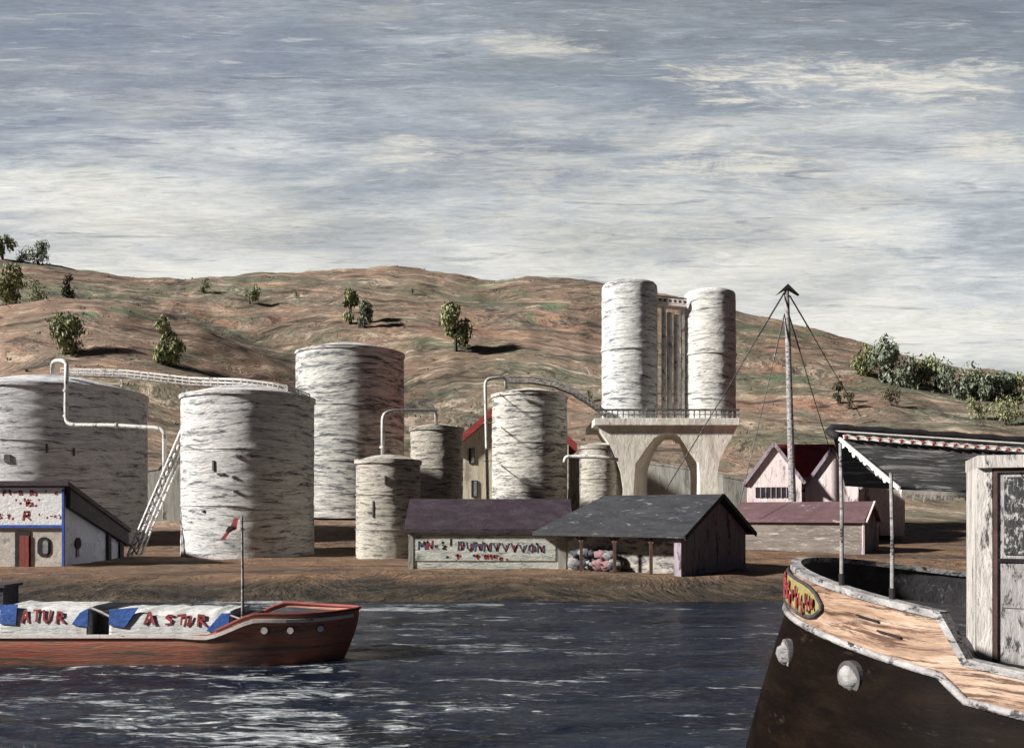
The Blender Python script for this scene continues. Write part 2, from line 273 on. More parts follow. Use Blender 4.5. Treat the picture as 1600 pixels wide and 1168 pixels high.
M['ground'] = ground_mat(); M['water'] = water_mat()

# ------------------------------------------------------------ mesh builder
def link(o): sc.collection.objects.link(o); return o
def tag(o, label=None, cat=None, group=None, kind=None):
    if label: o['label'] = label
    if cat: o['category'] = cat
    if group: o['group'] = group
    if kind: o['kind'] = kind
    return o
def thing(name, loc, label, cat, group=None):
    o = link(bpy.data.objects.new(name, None)); o.location = Vector(loc); o.empty_display_size = .5
    o['_w'] = list(o.location); return tag(o, label, cat, group)
class MB:
    def __init__(s): s.v = []; s.f = []
    def add(s, vs, fs):
        n = len(s.v); s.v += [Vector(p) for p in vs]; s.f += [tuple(i+n for i in f) for f in fs]; return s
    def hexa(s, p):                     # 8 points: bottom ring 0-3, top ring 4-7
        return s.add(p, [(3,2,1,0), (4,5,6,7), (0,1,5,4), (1,2,6,5), (2,3,7,6), (3,0,4,7)])
    def box(s, a, b):
        x0,y0,z0 = a; x1,y1,z1 = b
        return s.hexa([(x0,y0,z0),(x1,y0,z0),(x1,y1,z0),(x0,y1,z0),(x0,y0,z1),(x1,y0,z1),(x1,y1,z1),(x0,y1,z1)])
    def beam(s, p, q, w, h=None):
        p, q = Vector(p), Vector(q); d = (q-p).normalized(); h = h or w
        a = d.cross(Vector((0,0,1)));  a = Vector((1,0,0)) if a.length < 1e-3 else a.normalized(); b = a.cross(d).normalized()
        r = [a*w/2*i+b*h/2*j for i, j in ((-1,-1),(1,-1),(1,1),(-1,1))]
        return s.hexa([p+k for k in r]+[q+k for k in r])
    def tube(s, path, r, seg=10, r2=None, cap=True):
        path = [Vector(p) for p in path]; n = len(path); rings = []; prev = None
        for i, p in enumerate(path):
            d = (path[min(i+1, n-1)]-path[max(i-1, 0)]).normalized()
            if prev is None:
                a = d.cross(Vector((0,0,1)));  a = Vector((1,0,0)) if a.length < 1e-2 else a.normalized()
            else:
                a = (prev-d*prev.dot(d)).normalized()
            prev = a; b = d.cross(a); rr = r if r2 is None else r+(r2-r)*i/(n-1)
            rings.append([p+(a*math.cos(2*math.pi*k/seg)+b*math.sin(2*math.pi*k/seg))*rr for k in range(seg)])
        vs = [v for g in rings for v in g]; fs = []
        for i in range(n-1):
            for k in range(seg):
                fs.append((i*seg+k, i*seg+(k+1)%seg, (i+1)*seg+(k+1)%seg, (i+1)*seg+k))
        if cap: fs += [tuple(range(seg))[::-1], tuple((n-1)*seg+k for k in range(seg))]
        return s.add(vs, fs)
    def lathe(s, c, prof, seg=96):      # prof: (r, z) list
        cx, cy = c; vs = []; fs = []
        for r, z in prof:
            for k in range(seg):
                a = 2*math.pi*k/seg; vs.append((cx+r*math.cos(a), cy+r*math.sin(a), z))
        for i in range(len(prof)-1):
            for k in range(seg):
                fs.append((i*seg+k, i*seg+(k+1)%seg, (i+1)*seg+(k+1)%seg, (i+1)*seg+k))
        return s.add(vs, fs)
    def prism(s, pts, off):             # planar polygon extruded by vector off
        n = len(pts); off = Vector(off); pts = [Vector(p) for p in pts]
        return s.add(pts+[p+off for p in pts], [tuple(range(n)), tuple(range(2*n-1, n-1, -1))]+[(i, i+n, (i+1)%n+n, (i+1)%n) for i in range(n)])
    def blob(s, c, rx, ry, rz, seed=0, seg=10, rough=.2, sq=1.0):
        vs = []; fs = []; rn = 6
        for i in range(rn+1):
            th = math.pi*i/rn
            for k in range(seg):
                a = 2*math.pi*k/seg; d = Vector((math.sin(th)*math.cos(a), math.sin(th)*math.sin(a), math.cos(th)))
                q = 1+rough*mn.noise(d*1.7+Vector((seed*3.1, seed, 0)))
                vs.append(Vector(c)+Vector((d.x*rx*q, d.y*ry*q, d.z*rz*q)))
        for i in range(rn):
            for k in range(seg): fs.append((i*seg+k, (i+1)*seg+k, (i+1)*seg+(k+1)%seg, i*seg+(k+1)%seg))
        return s.add(vs, fs)
    def build(s, name, mat, parent=None, smooth=False, label=None, bevel=0):
        org = Vector((0,0,0))
        if parent is not None:
            q = parent
            while q is not None:
                org += q.location; q = q.parent
        me = bpy.data.meshes.new(name); me.from_pydata([v-org for v in s.v], [], s.f); me.validate(); me.update()
        o = link(bpy.data.objects.new(name, me)); o.parent = parent
        me.materials.append(M[mat] if isinstance(mat, str) else mat)
        if smooth:
            for p in me.polygons: p.use_smooth = True
        if bevel:
            b = o.modifiers.new('b', 'BEVEL'); b.width = bevel; b.segments = 2; b.limit_method = 'ANGLE'
        if label: o['label'] = label
        return o
def arc(path, r=None, n=5):             # round the inner corners of a polyline
    path = [Vector(p) for p in path]; out = [path[0]]
    for i in range(1, len(path)-1):
        p, q, s_ = path[i-1], path[i], path[i+1]
        a = (p-q).normalized()*min(r, (p-q).length*.45); b = (s_-q).normalized()*min(r, (s_-q).length*.45)
        for k in range(n+1):
            u = k/n; out.append((q+a)*(1-u)**2+q*2*u*(1-u)+(q+b)*u*u)
    return out+[path[-1]]

# strokes of lettering; each glyph is polylines in a unit box
G = {'A': [[(0,0),(.45,1),(.55,1),(1,0)],[(.2,.38),(.8,.38)]], 'T': [[(0,.95),(1,1)],[(.5,1),(.45,0)]], 'U': [[(0,1),(.05,.25),(.45,0),(.85,.2),(1,1)]],
     'R': [[(.05,0),(.1,1),(.7,.9),(.75,.6),(.15,.5)],[(.35,.5),(1,0)]], 'S': [[(.9,.9),(.4,1),(.1,.75),(.8,.4),(.75,.1),(.05,0)]],
     'M': [[(0,0),(.1,1),(.5,.35),(.85,1),(1,0)]], 'D': [[(.1,0),(.1,1),(.7,.85),(.95,.5),(.7,.1),(.1,0)]], 'O': [[(.5,0),(.05,.3),(.1,.8),(.5,1),(.95,.75),(.9,.25),(.5,0)]],
     'N': [[(0,0),(.05,1),(.9,0),(1,1)]], 'V': [[(0,1),(.5,0),(1,1)]], 'I': [[(.5,0),(.5,1)]], "'": [[(.5,.7),(.55,1.1)]], '.': [[(.4,.05),(.6,.12)]], ',': [[(.6,.25),(.4,-.1)]],
     'n': [[(.1,0),(.1,.8),(.8,.75),(.8,0)]], 'c': [[(.9,.7),(.3,.7),(.15,.2),(.8,.1)]], 'y': [[(.3,.8),(.7,.5),(.75,.05),(.4,-.2)]], '-': [[(.1,.5),(.9,.55)]], 't': [[(.5,1),(.5,0)],[(.1,.7),(.9,.6)]],
     'z': [[(.2,.8),(.8,.7),(.2,.1),(.8,.1)]], 'P': [[(.1,0),(.15,1),(.8,.85),(.7,.5),(.15,.45)]]}
def glyph(mat, parent, *a):
    m = MB(); write(m, *a); m.build('letter', mat, parent)
def write(mb, ch, o, ux, uz, nrm, w, h, th, jit=.05):
    for st in G[ch]:
        pts = [Vector(o)+Vector(ux)*w*(x+random.uniform(-jit, jit))+Vector(uz)*h*(z+random.uniform(-jit, jit)) for x, z in st]
        for a, b in zip(pts, pts[1:]):
            d = (b-a).normalized(); s_ = Vector(nrm).cross(d).normalized()*th/2*random.uniform(.75, 1.25)
            a2, b2 = a-d*th*.3, b+d*th*.3
            mb.hexa([a2-s_, b2-s_, b2+s_, a2+s_]+[q+Vector(nrm)*.02 for q in (a2-s_, b2-s_, b2+s_, a2+s_)])

# ------------------------------------------------------------ terrain
def lin(tab, x):
    if x <= tab[0][0]: return tab[0][1]
    for (a, b), (c, d) in zip(tab, tab[1:]):
        if x <= c:
            u = (x-a)/(c-a); return b+(d-b)*u
    return tab[-1][1]
RIDGE = [(-900,470),(-300,380),(-60,392),(40,404),(110,416),(200,426),(300,432),(360,424),(430,420),(520,416),(590,411),(650,413),(710,424),(760,432),(790,431),(830,425),(880,424),(940,437),(1040,455),(1150,482),(1230,498),(1320,524),(1420,552),(1520,574),(1620,590),(1900,600),(2600,560)]
NEARB = [(-900,560),(-100,500),(0,476),(80,463),(150,461),(210,470),(260,484),(330,515),(400,550),(480,592),(560,625),(700,640),(900,640),(1100,640),(1300,640),(1500,655),(1900,660),(2600,640)]
def Zg(X_, Yd):
    d = max(Yd, 20.0); u = 800+F*X_/d
    z = lin([(20,-3),(40,-2.2),(48,-.7),(50.3,0.03),(52.5,.5),(57,.95),(66,1.0),(80,1.25),(95,1.8),(110,3.0),(125,4.7),(135,6.0)], d)
    if d > 125:
        yb, ya = lin(NEARB, u), lin(RIDGE, u)
        sb_ = max(0, min(1, (640-yb)/150))      # how strongly the near spur stands out
        z1 = lin([(125,4.7),(135,6.0)], 130)
        zb = 5+(800-yb)*200/F; za = 5+(800-ya)*300/F
        tab = [(125,4.7),(150,5+(800-(yb+(805-yb)*.45))*150/F),(200,zb),(232,5+(800-(yb+14*sb_-(yb-ya)*.42*(1-sb_)))*232/F),(300,za),(330,za*.95),(420,za*.55),(700,0),(2000,-2)]
        z = lin(tab, d)
    return z
def Zs(x, y):                           # smoothed and roughened
    k = 2.5 if y < 140 else 9
    if y < 60: z = Zg(x, y)
    else: z = (Zg(x, y)*2+Zg(x, y-k)+Zg(x, y+k)+Zg(x-k, y)+Zg(x+k, y))/6
    if y > 100:
        a = min(1, (y-100)/120)
        z += a*((2.5 if y < 235 else max(.8, 2.5-(y-235)*.03))*mn.noise(Vector((x*.024+y*.008, y*.02, 3)))+1.0*mn.noise(Vector((x*.09, y*.06, 8)))+.5*mn.noise(Vector((x*.3, y*.2, 1))))*(.5 if y < 170 else 1)
    z += .10*mn.noise(Vector((x*.35, y*.7, 5)))*(1 if y > 49 else 0)
    return z
def build_ground():
    mb = MB(); ds = []; d = 20.0
    while d < 2000:
        ds.append(d); d *= 1.0085 if 47 < d < 335 else 1.05
    cols = [-2600+i*200 for i in range(12)]+[-240+i*8 for i in range(262)]+[1900+i*200 for i in range(14)]
    for d in ds:
        for c in cols:
            x = (c-800)*d/F; mb.v.append(Vector((x, d, Zs(x, d))))
    n = len(cols)
    for i in range(len(ds)-1):
        for k in range(n-1): mb.f.append((i*n+k, i*n+k+1, (i+1)*n+k+1, (i+1)*n+k))
    o = mb.build('ground', 'ground', smooth=True); tag(o, kind='structure'); return o
build_ground()
def build_water():
    mb = MB(); ds = []; d = 6.0
    while d < 64: ds.append(d); d *= 1.006
    cols = [-1200+i*300 for i in range(4)]+[-60+i*6 for i in range(290)]+[1700+i*300 for i in range(5)]
    for d in ds:
        for c in cols:
            x = (c-800)*d/F
            z = (.06*mn.noise(Vector((x*.55, d*1.5, 0)))+.03*mn.noise(Vector((x*1.3+4, d*3.6, 2)))+.012*mn.noise(Vector((x*3, d*7, 4))))*(2.1-1.3*min(1, d/48))
            mb.v.append(Vector((x, d, z)))
    n = len(cols)
    for i in range(len(ds)-1):
        for k in range(n-1): mb.f.append((i*n+k, i*n+k+1, (i+1)*n+k+1, (i+1)*n+k))
    x0 = ds[-1]; nb = len(mb.v)
    mb.add([(-900,-300,-.03),(900,-300,-.03),(900,6.2,-.03),(-900,6.2,-.03)], [(0,1,2,3)])
    xl, xr = (cols[0]-800)/F, (cols[-1]-800)/F
    mb.add([(-900,6.2,-.03),(xl*6.2,6.2,-.03),(xl*63,63,-.03),(-900,63,-.03)], [(0,1,2,3)])
    mb.add([(900,6.2,-.03),(900,63,-.03),(xr*63,63,-.03),(xr*6.2,6.2,-.03)], [(0,1,2,3)])
    tag(mb.build('water', 'water', smooth=True), kind='structure')
build_water()

# ------------------------------------------------------------ tanks
def rough_cyl(c, r, z0, z1, seg, rows, amp, sd, dome=.0, shoulder=0.0):
    mb = MB(); prof = []
    for i in range(rows+1): prof.append((r, z0+(z1-z0)*i/rows))
    if shoulder:
        prof = [p for p in prof if p[1] < z1-shoulder]+[(r-shoulder*(1-math.cos(a)), z1-shoulder+shoulder*math.sin(a)) for a in [k*math.pi/2/5 for k in range(6)]]
    zt = prof[-1][1]; rt = prof[-1][0]
    for k in range(1, 6): prof.append((rt*(1-k/5)+.01, zt+dome*math.sin(k/5*math.pi/2)))
    mb.lathe(c, prof, seg)
    for v in mb.v:
        dx, dy = v.x-c[0], v.y-c[1]; a = math.atan2(dy, dx)
        q = amp*(mn.noise(Vector((math.cos(a)*2.2+sd, math.sin(a)*2.2, v.z*1.6)))+.6*mn.noise(Vector((math.cos(a)*6+sd, math.sin(a)*6, v.z*4.2))))
        rr = math.hypot(dx, dy)
        if rr > .3: v.x += dx/rr*q; v.y += dy/rr*q
        v.z += q*.5 if v.z > zt-.2 else 0
    return mb
def tank(px0, px1, pyt, pyb, d, mat, sd, label, seg=110, dome=1.2, name='storage_tank'):
    pc = (px0+px1)/2; x = (pc-800)*d/F; r = (px1-px0)/2*d/F*.985; zt = 5-(pyt-800)*d/F
    zb = Zs(x, d); zb = min(zb, 5-(pyb-800)*d/F)-.4
    t_ = thing(name, (x, d, zb+.4), label, 'tank', 'round storage tanks')
    rough_cyl((x, d), r, zb, zt-.12, seg, max(20, int((zt-zb)*4)), .05, sd, dome*r/5.8).build('shell', mat, t_, smooth=True)
    MB().lathe((x, d), [(r+.02, zt-.42), (r+.14, zt-.40), (r+.14, zt-.05), (r-.1, zt-.03), (r-.1, zt-.3)], seg).build('top_rim', mat, t_)
    # thin weld band courses
    for f in (.33, .66):
        z = zb+(zt-zb)*f; MB().lathe((x, d), [(r+.02, z-.05), (r+.07, z-.04), (r+.07, z+.04), (r+.02, z+.05)], seg).build('shell_band', mat, t_)
    return t_, x, d, r, zt, zb
T1 = tank(-52, 222, 614, 852, 95, 'tank_a', 1, 'widest white tank behind the low hut, cut off by the left edge', 140)
T2 = tank(287, 490, 621, 866, 80, 'tank_b', 2, 'wide pale tank with the barge flag standing in front of it', 140)
T3 = tank(463, 632, 553, 804, 125, 'tank_c', 3, 'tall streaked grey tank standing behind the wide pale tank', 120)
T4 = tank(556, 657, 718, 872, 76, 'tank_d', 4, 'small cream tank directly left of the long purple-roofed building')
T5 = tank(641, 724, 668, 846, 90, 'tank_e', 5, 'small tan tank between the small cream tank and the red-roofed house')
T6 = tank(768, 887, 617, 830, 100, 'tank_f', 6, 'mid-sized ivory tank under the arched gangway, behind the long building')
T7 = tank(905, 966, 696, 840, 97, 'tank_d', 7, 'smallest tank tucked against the left leg of the arched platform')

def portholes_on(t_, spots, r, x, d):
    for i, (px, py, wpx, hpx) in enumerate(spots):
        xx = (px-800)*(d-r)/F; dx = xx-x
        if abs(dx) >= r*.98: continue
        yy = d-math.sqrt(r*r-dx*dx); z = 5-(py-800)*yy/F; n = Vector((dx, yy-d, 0)).normalized(); s_ = Vector((-n.y, n.x, 0))
        w_, h_ = wpx*yy/F/2, hpx*yy/F/2; c = Vector((xx, yy, z))
        mb = MB(); q = [c+s_*a*w_+Vector((0,0,b*h_))-n*.1 for a, b in ((-1,-1),(1,-1),(1,1),(-1,1))]
        mb.prism(q, n*.22); mb.build('inspection_hatch', 'dark_metal', t_)
portholes_on(T2[0], [(333,727,3,16),(345,740,12,3),(372,713,5,5),(367,767,4,4),(365,745,4,4),(315,798,4,4)], T2[3], T2[1], T2[2])
portholes_on(T1[0], [(12,716,10,12),(90,650,3,12),(67,700,3,14),(100,706,3,12)], T1[3], T1[1], T1[2])
portholes_on(T4[0], [(583,795,2,26),(578,800,9,2),(602,750,2,14)], T4[3], T4[1], T4[2])

# railing and catwalk helper
def catwalk(parent, path, width, post_h, n_posts, mdeck='rail_grey', mrail='pipe', thick=.12, under=None):
    path = [Vector(p) for p in path]
    deck = MB(); rail = MB(); posts = MB()
    for a, b in zip(path, path[1:]): deck.beam(a, b+(b-a).normalized()*.03, width, thick)
    L_ = [0]
    for a, b in zip(path, path[1:]): L_.append(L_[-1]+(b-a).length)
    def at(s):
        for i in range(len(path)-1):
            if s <= L_[i+1]+1e-6:
                u = (s-L_[i])/(L_[i+1]-L_[i]); return path[i].lerp(path[i+1], u), (path[i+1]-path[i]).normalized()
        return path[-1], (path[-1]-path[-2]).normalized()
    deck.build('walkway_deck', mdeck, parent)
    for sgn in (-1, 1):
        pts = []
        for k in range(n_posts+1):
            p, d = at(L_[-1]*k/n_posts); side = d.cross(Vector((0,0,1))).normalized()*sgn*(width/2-.03)
            q = p+side; pts.append(q+Vector((0,0,post_h)))
            MB().beam(q, q+Vector((0,0,post_h)), .10).build('railing_post', mrail, parent)
        rail = MB(); rail.tube(pts, .07, 6); rail.tube([p-Vector((0,0,post_h*.5)) for p in pts], .04, 6)
        rail.build('handrail', mrail, parent)

# gangway from the left tank to the wide pale tank, and on over its roof
g = thing('gangway', P(300, 598, 83), 'white railed gangway running from the left tank over to the wide pale tank', 'gangway')
catwalk(g, [P(100, 586, 90), P(200, 589, 88), P(300, 601, 83), P(380, 604, 79), P(440, 612, 78), P(482, 628, 79)], .9, .62, 30)
for px, py, d in ((190, 588, 88), (292, 601, 84)): MB().beam(P(px, py, d), P(px, py+16, d), .18).build('support_bracket', 'pipe', g)
# gooseneck pipe on the left tank
pp = thing('gooseneck_pipe', P(103, 660, 84.5), 'white gooseneck pipe curling over the rim of the leftmost tank', 'pipe')
MB().tube(arc([P(82, 583, 88), P(82, 563, 87), P(104, 563, 86), P(104, 585, 85.2), P(103, 640, 85), P(104, 664, 84.9), P(170, 664, 84), P(257, 669, 83), P(257, 690, 83), P(257, 812, 83)], 1.1), .2, 12).build('pipe_run', 'pipe', pp, smooth=True)
for py in (610, 650): MB().tube([P(103.5, py-1.5, 85.05), P(103.5, py+1.5, 85.05)], .29, 12).build('flange', 'pipe', pp)
m_ = MB(); m_.tube([P(180, 664.8, 83.8), P(183, 665, 83.8)], .29, 12)
m_.build('flange', 'pipe', pp)
# inclined lattice ladder
la = thing('lattice_boom', P(200, 866, 74), 'white lattice boom leaning up against the left side of the wide pale tank', 'conveyor')
ra, rb = MB(), MB(); A0, A1 = P(199, 868, 74), P(291, 652, 81); B0, B1 = P(214, 866, 74), P(296, 668, 81); off = Vector((0, .9, 0))
for (a, b) in ((A0, A1), (B0, B1), (A0+off, A1+off), (B0+off, B1+off)): ra.beam(a, b, .14)
ra.build('main_rail', 'pipe', la)
for k in range(15):
    u, v_ = k/15, (k+1)/15
    rb.beam(A0.lerp(A1, u), B0.lerp(B1, v_), .085); rb.beam(B0.lerp(B1, u), A0.lerp(A1, v_), .085)
    rb.beam(A0.lerp(A1, u), A0.lerp(A1, u)+off, .07); rb.beam(B0.lerp(B1, u), B0.lerp(B1, u)+off, .07)
rb.build('lattice_brace', 'rail_grey', la)
# pipe bridge over small tanks
pb = thing('pipe_bridge', P(598, 698, 76.5), 'bent white pipe bridging from the small cream tank to the tan tank', 'pipe')
MB().tube(arc([P(598, 712, 76), P(598, 647, 76), P(612, 642, 77), P(681, 641, 87), P(682, 662, 88)], .6), .16, 10).build('pipe_run', 'pipe', pb, smooth=True)
m_ = MB(); m_.tube([P(598, 700, 76), P(598, 697, 76)], .26, 10); m_.build('flange', 'pipe', pb)
# pipe beside ivory tank
pv = thing('riser_pipe', P(760, 800, 93), 'tall white riser pipe up the left side of the ivory tank', 'pipe')
MB().tube(arc([P(763, 830, 94), P(761, 720, 93.5), P(758, 592, 93), P(790, 589, 94), P(791, 606, 95)], .7), .17, 10).build('pipe_run', 'pipe', pv, smooth=True)
for py in (610, 660, 720): MB().beam(P(756, py, 93.3), P(772, py, 97), .09).build('pipe_clamp', 'pipe', pv)
ga = thing('gangway', P(880, 598, 96), 'arched railed gangway from the ivory tank down to the silo platform', 'gangway')
catwalk(ga, [P(790, 598, 95.5), P(830, 598, 95.5), P(865, 604, 95.5), P(895, 616, 95.5), P(920, 632, 95.5), P(947, 651, 95.5)], .8, .6, 24, 'dark_metal', 'rail_grey')
hp = thing('cross_pipe', P(890, 714, 90), 'short level white pipe in front of the smallest tank', 'pipe')
MB().tube(arc([P(882, 722, 92), P(884, 713, 92), P(935, 713, 91.5), P(966, 718, 91.5)], .4), .2, 10).build('pipe_run', 'pipe', hp, smooth=True)
m_ = MB(); m_.tube([P(889, 722, 92), P(888, 785, 92)], .08, 8); m_.build('pipe_stand', 'dark_metal', hp)

# ------------------------------------------------------------ twin silos on arched platform
DP = 95.0
pl = thing('arched_platform', P(1043, 780, DP), 'cream concrete arched platform carrying the twin silos', 'platform')
outer = [(962,880),(972,880),(978,765),(972,735),(962,715),(950,690),(933,664),(1153,664),(1146,678),(1134,698),(1124,722),(1120,745),(1124,775),(1128,880),(1094,880),(1093,770),(1092,722),(1076,703),(1062,680),(1050,676),(1036,676),(1022,683),(1008,702),(993,722),(990,770),(989,880)]
# front face as strips so that the arch soffit can taper inwards
fo = [(1128,880),(1124,775),(1120,745),(1124,722),(1134,698),(1146,678),(1153,664),(933,664),(950,690),(962,715),(970,738),(974,765),(966,880)]
fi = [(1094,880),(1093,775),(1093,748),(1092,722),(1076,702),(1062,682),(1052,676),(1036,676),(1022,684),(1008,702),(993,724),(990,765),(989,880)]
DB = 103.0
bi = [(1080,880),(1079,775),(1079,752),(1078,735),(1070,716),(1062,694),(1050,687),(1038,687),(1028,697),(1018,716),(1012,734),(1011,765),(1011,880)]
n = len(fo); vs = [P(x, y, DP) for x, y in fo]+[P(x, y, DP) for x, y in fi]+[P(x, y, DB) for x, y in bi]+[P(800+(x-800)*.955, 800+(y-800)*.955, DB) for x, y in fo]
fs = []
for i in range(n-1):
    fs += [(i, i+1, n+i+1, n+i), (n+i, n+i+1, 2*n+i+1, 2*n+i), (2*n+i, 2*n+i+1, 3*n+i+1, 3*n+i), (3*n+i, 3*n+i+1, i+1, i)]
MB().add(vs, fs).build('arch', 'concrete', pl)
m_ = MB(); a, b = P(929, 664, DP-.6), P(1156, 664, DP-.6); m_.box((a.x, DP-.6, a.z+.003), (b.x, DB+3, a.z+.75)); m_.build('deck_slab', 'concrete', pl, bevel=.05)
zdk = a.z+.75
rl = MB(); n_ = 26
for k in range(n_+1):
    x = a.x+.15+(b.x-a.x-.3)*k/n_
    MB().box((x-.06, DP-.5, zdk), (x+.06, DP-.38, zdk+.85)).build('railing_post', 'rail_grey', pl)
rl.box((a.x, DP-.54, zdk+.8), (b.x, DP-.34, zdk+.98)); rl.box((a.x, DP-.5, zdk+.36), (b.x, DP-.4, zdk+.44)); rl.build('handrail', 'dark_metal', pl)
def silo(px0, px1, pyt, d, mat, sd, label):
    pc = (px0+px1)/2; x = (pc-800)*d/F; r = (px1-px0)/2*d/F*.99; zt = 5-(pyt-800)*d/F
    t_ = thing('silo', (x, d, zdk+.003), label, 'silo', 'twin silos on the arched platform')
    rough_cyl((x, d), r, zdk+.003, zt, 90, 90, .05, sd, .25, .55).build('shell', mat, t_, smooth=True)
    for f in (.0, .5): z = zdk+.05+(zt-zdk)*f; MB().lathe((x, d), [(r, z), (r+.12, z+.02), (r+.12, z+.2), (r, z+.22)], 90).build('shell_band', mat, t_)
    return x, r, zt
S1 = silo(940, 1027, 444, 99.0, 'silo', 11, 'taller left silo of the pair on the arched platform')
S2 = silo(1069, 1149, 457, 99.0, 'silo_b', 12, 'slightly lower right silo of the pair on the arched platform')
lab = ['thin ladder-like pipe nearest the left silo, between the twin silos', 'short pale pipe second from the left silo, between the twin silos', 'wide pale pipe in the middle of the bundle between the silos', 'pale pipe nearest the right silo in the bundle']
for (px, pyt, wpx), lb in zip([(1037,478,7), (1046,488,8), (1057,492,9), (1067,480,6)], lab):
    d = 98.0; x = (px-800)*d/F; zt = 5-(pyt-800)*d/F; r = wpx*d/F/2
    o = MB().tube([(x, d, zdk+.003), (x, d, (zdk+zt)/2), (x, d, zt)], r, 14).build('vertical_pipe', 'pipe', smooth=False); 
    tag(o, lb, 'pipe', 'pipes between the silos')
br = thing('silo_bridge', P(1048, 474, 99), 'small pinkish railed bridge joining the tops of the twin silos', 'bridge')
a, b = P(1026, 470, 98), P(1071, 474, 98)
MB().beam(a-Vector((0,0,.45)), b-Vector((0,0,.45)), 1.6, .18).build('walkway_deck', 'stripe', br)
m_ = MB(); m_.beam(a+Vector((0,-.75,.35)), b+Vector((0,-.75,.35)), .12); m_.beam(a+Vector((0,.75,.35)), b+Vector((0,.75,.35)), .12); m_.build('handrail', 'dark_metal', br)
m_ = MB(); m_.beam(a+Vector((0,-.75,-.06)), b+Vector((0,-.75,-.06)), .06, .5); m_.build('side_panel', 'stripe', br)
for k in range(6): MB().box(tuple(a.lerp(b, (k+.5)/6)+Vector((-.12,-.82,-.15))), tuple(a.lerp(b, (k+.5)/6)+Vector((.1,-.72,.1)))).build('bolt_plate', 'dark_metal', br)

# ------------------------------------------------------------ buildings
def gable_house(t_, c0, ux, uy, L_, D_, z0, ze, zp, mwall, mroof, over=.4, ridge_along='u', rt=.25):
    # c0 front-left base corner, ux along front, uy into depth
    c0 = Vector((c0[0], c0[1], 0)); ux = Vector((*ux, 0)).normalized(); uy = Vector((*uy, 0)).normalized()
    def q(a, b, z): v = c0+ux*a+uy*b; v.z = z; return v
    wall = MB(); roof = MB()
    if ridge_along == 'u':
        prof = [(0, z0), (D_, z0), (D_, ze), (D_/2, zp), (0, ze)]
        wall.prism([q(0, b, z) for b, z in prof], ux*L_)
        sl_ = (zp-ze)/(D_/2)
        for s_, b0 in ((1, -over), (-1, D_+over)):
            e = ze-over*sl_+.003
            pts = [q(-over, b0, e+.01), q(L_+over, b0, e+.01), q(L_+over, D_/2, zp+.01), q(-over, D_/2, zp+.01)]
            roof.hexa(pts+[p+Vector((0,0,rt)) for p in pts])
    else:
        prof = [(0, z0), (L_, z0), (L_, ze), (L_/2, zp), (0, ze)]
        wall.prism([q(a, 0, z) for a, z in prof], uy*D_)
        sl_ = (zp-ze)/(L_/2)
        for a0 in (-over, L_+over):
            e = ze-over*sl_
            pts = [q(a0, -over, e+.01), q(a0, D_+over, e+.01), q(L_/2, D_+over, zp+.01), q(L_/2, -over, zp+.01)]
            roof.hexa(pts+[p+Vector((0,0,rt)) for p in pts])
    wall.build('wall', mwall, t_); roof.build('roof', mroof, t_)
    return q

# left hut with mono-pitch roof
hx0, hx1, hy0, hy1 = -41.0, -33.0, 66.0, 75.6
hut = thing('harbour_hut', (-37, 66, 1), 'white and beige harbour hut with red sign writing and a lean-to roof', 'hut')
MB().prism([(hx0, hy0, .6), (hx0, hy1, .6), (hx0, hy1, 3.1), (hx0, hy0, 6.35)], (hx1-hx0, 0, 0)).build('wall', 'hut_beige', hut)
MB().prism([(hx1+.001, hy0+.05, .6), (hx1+.001, hy1, .6), (hx1+.001, hy1, 3.1), (hx1+.001, hy0+.05, 6.3)], (.05, 0, 0)).build('side_wall', 'hut_lilac', hut, label='pale blue right-hand side wall')
MB().box((hx0, hy0-.14, 4.05), (hx1+.05, hy0-.02, 6.85)).build('sign_board', 'hut_white', hut)
MB().box((hx0-.1, hy0-.20, 3.86), (hx1-.05, hy0-.10, 4.08)).build('blue_band', 'blue', hut)
MB().box((hx0-.1, hy0-.19, 6.80), (hx1+.1, hy0-.03, 6.95)).build('blue_band', 'blue', hut)
MB().box((hx1-.06, hy0-.21, .7), (hx1+.10, hy0-.12, 6.7)).build('corner_strip', 'blue', hut)
MB().prism([(hx0-.4, hy0-.5, 6.95), (hx0-.4, hy1+.7, 3.3), (hx0-.4, hy1+.7, 3.65), (hx0-.4, hy0-.5, 7.3)], (hx1-hx0+.95, 0, 0)).build('roof', 'roof_plum', hut)
MB().prism([(hx1+.08, hy0+.1, 5.35), (hx1+.08, hy1+.6, 2.2), (hx1+.08, hy1+.6, 3.3), (hx1+.08, hy0+.1, 6.75)], (.35, 0, 0)).build('fascia', 'roof_navy', hut)
def hpx(px): return (px-800)*66/F
dr = MB().box((hpx(24), hy0-.06, 1.0), (hpx(48), hy0-.01, 3.6)).build('door_frame', 'black', hut)
MB().box((hpx(32), hy0-.14, 1.0), (hpx(46.5), hy0-.065, 3.3)).build('door', 'red_door', hut)
def arched(cx, z0, z1, w, y0, y1, n=8):
    pts = [(cx-w/2, y0, z0+w*.3), (cx-w/4, y0, z0), (cx+w/4, y0, z0), (cx+w/2, y0, z0+w*.3)]+[(cx+w/2*math.cos(a), y0, z1-w/2+w/2*math.sin(a)) for a in [math.pi*k/n for k in range(n+1)]]
    return MB().prism(pts, (0, y1-y0, 0))
wn = arched(hpx(69), 1.75, 3.2, .95, hy0-.06, hy0+.05).build('window', 'black', hut)
arched(hpx(72), 1.95, 2.95, .4, hy0-.10, hy0-.062).build('pane', 'sack', wn)
MB().tube([(hx1+.055, 67.9, 2.65), (hx1+.15, 67.9, 2.65)], .45, 14).build('window', 'black', hut)
MB().box((hx1+.055, 67.7, 1.65), (hx1+.12, 68.1, 2.4)).build('window', 'glass', hut)
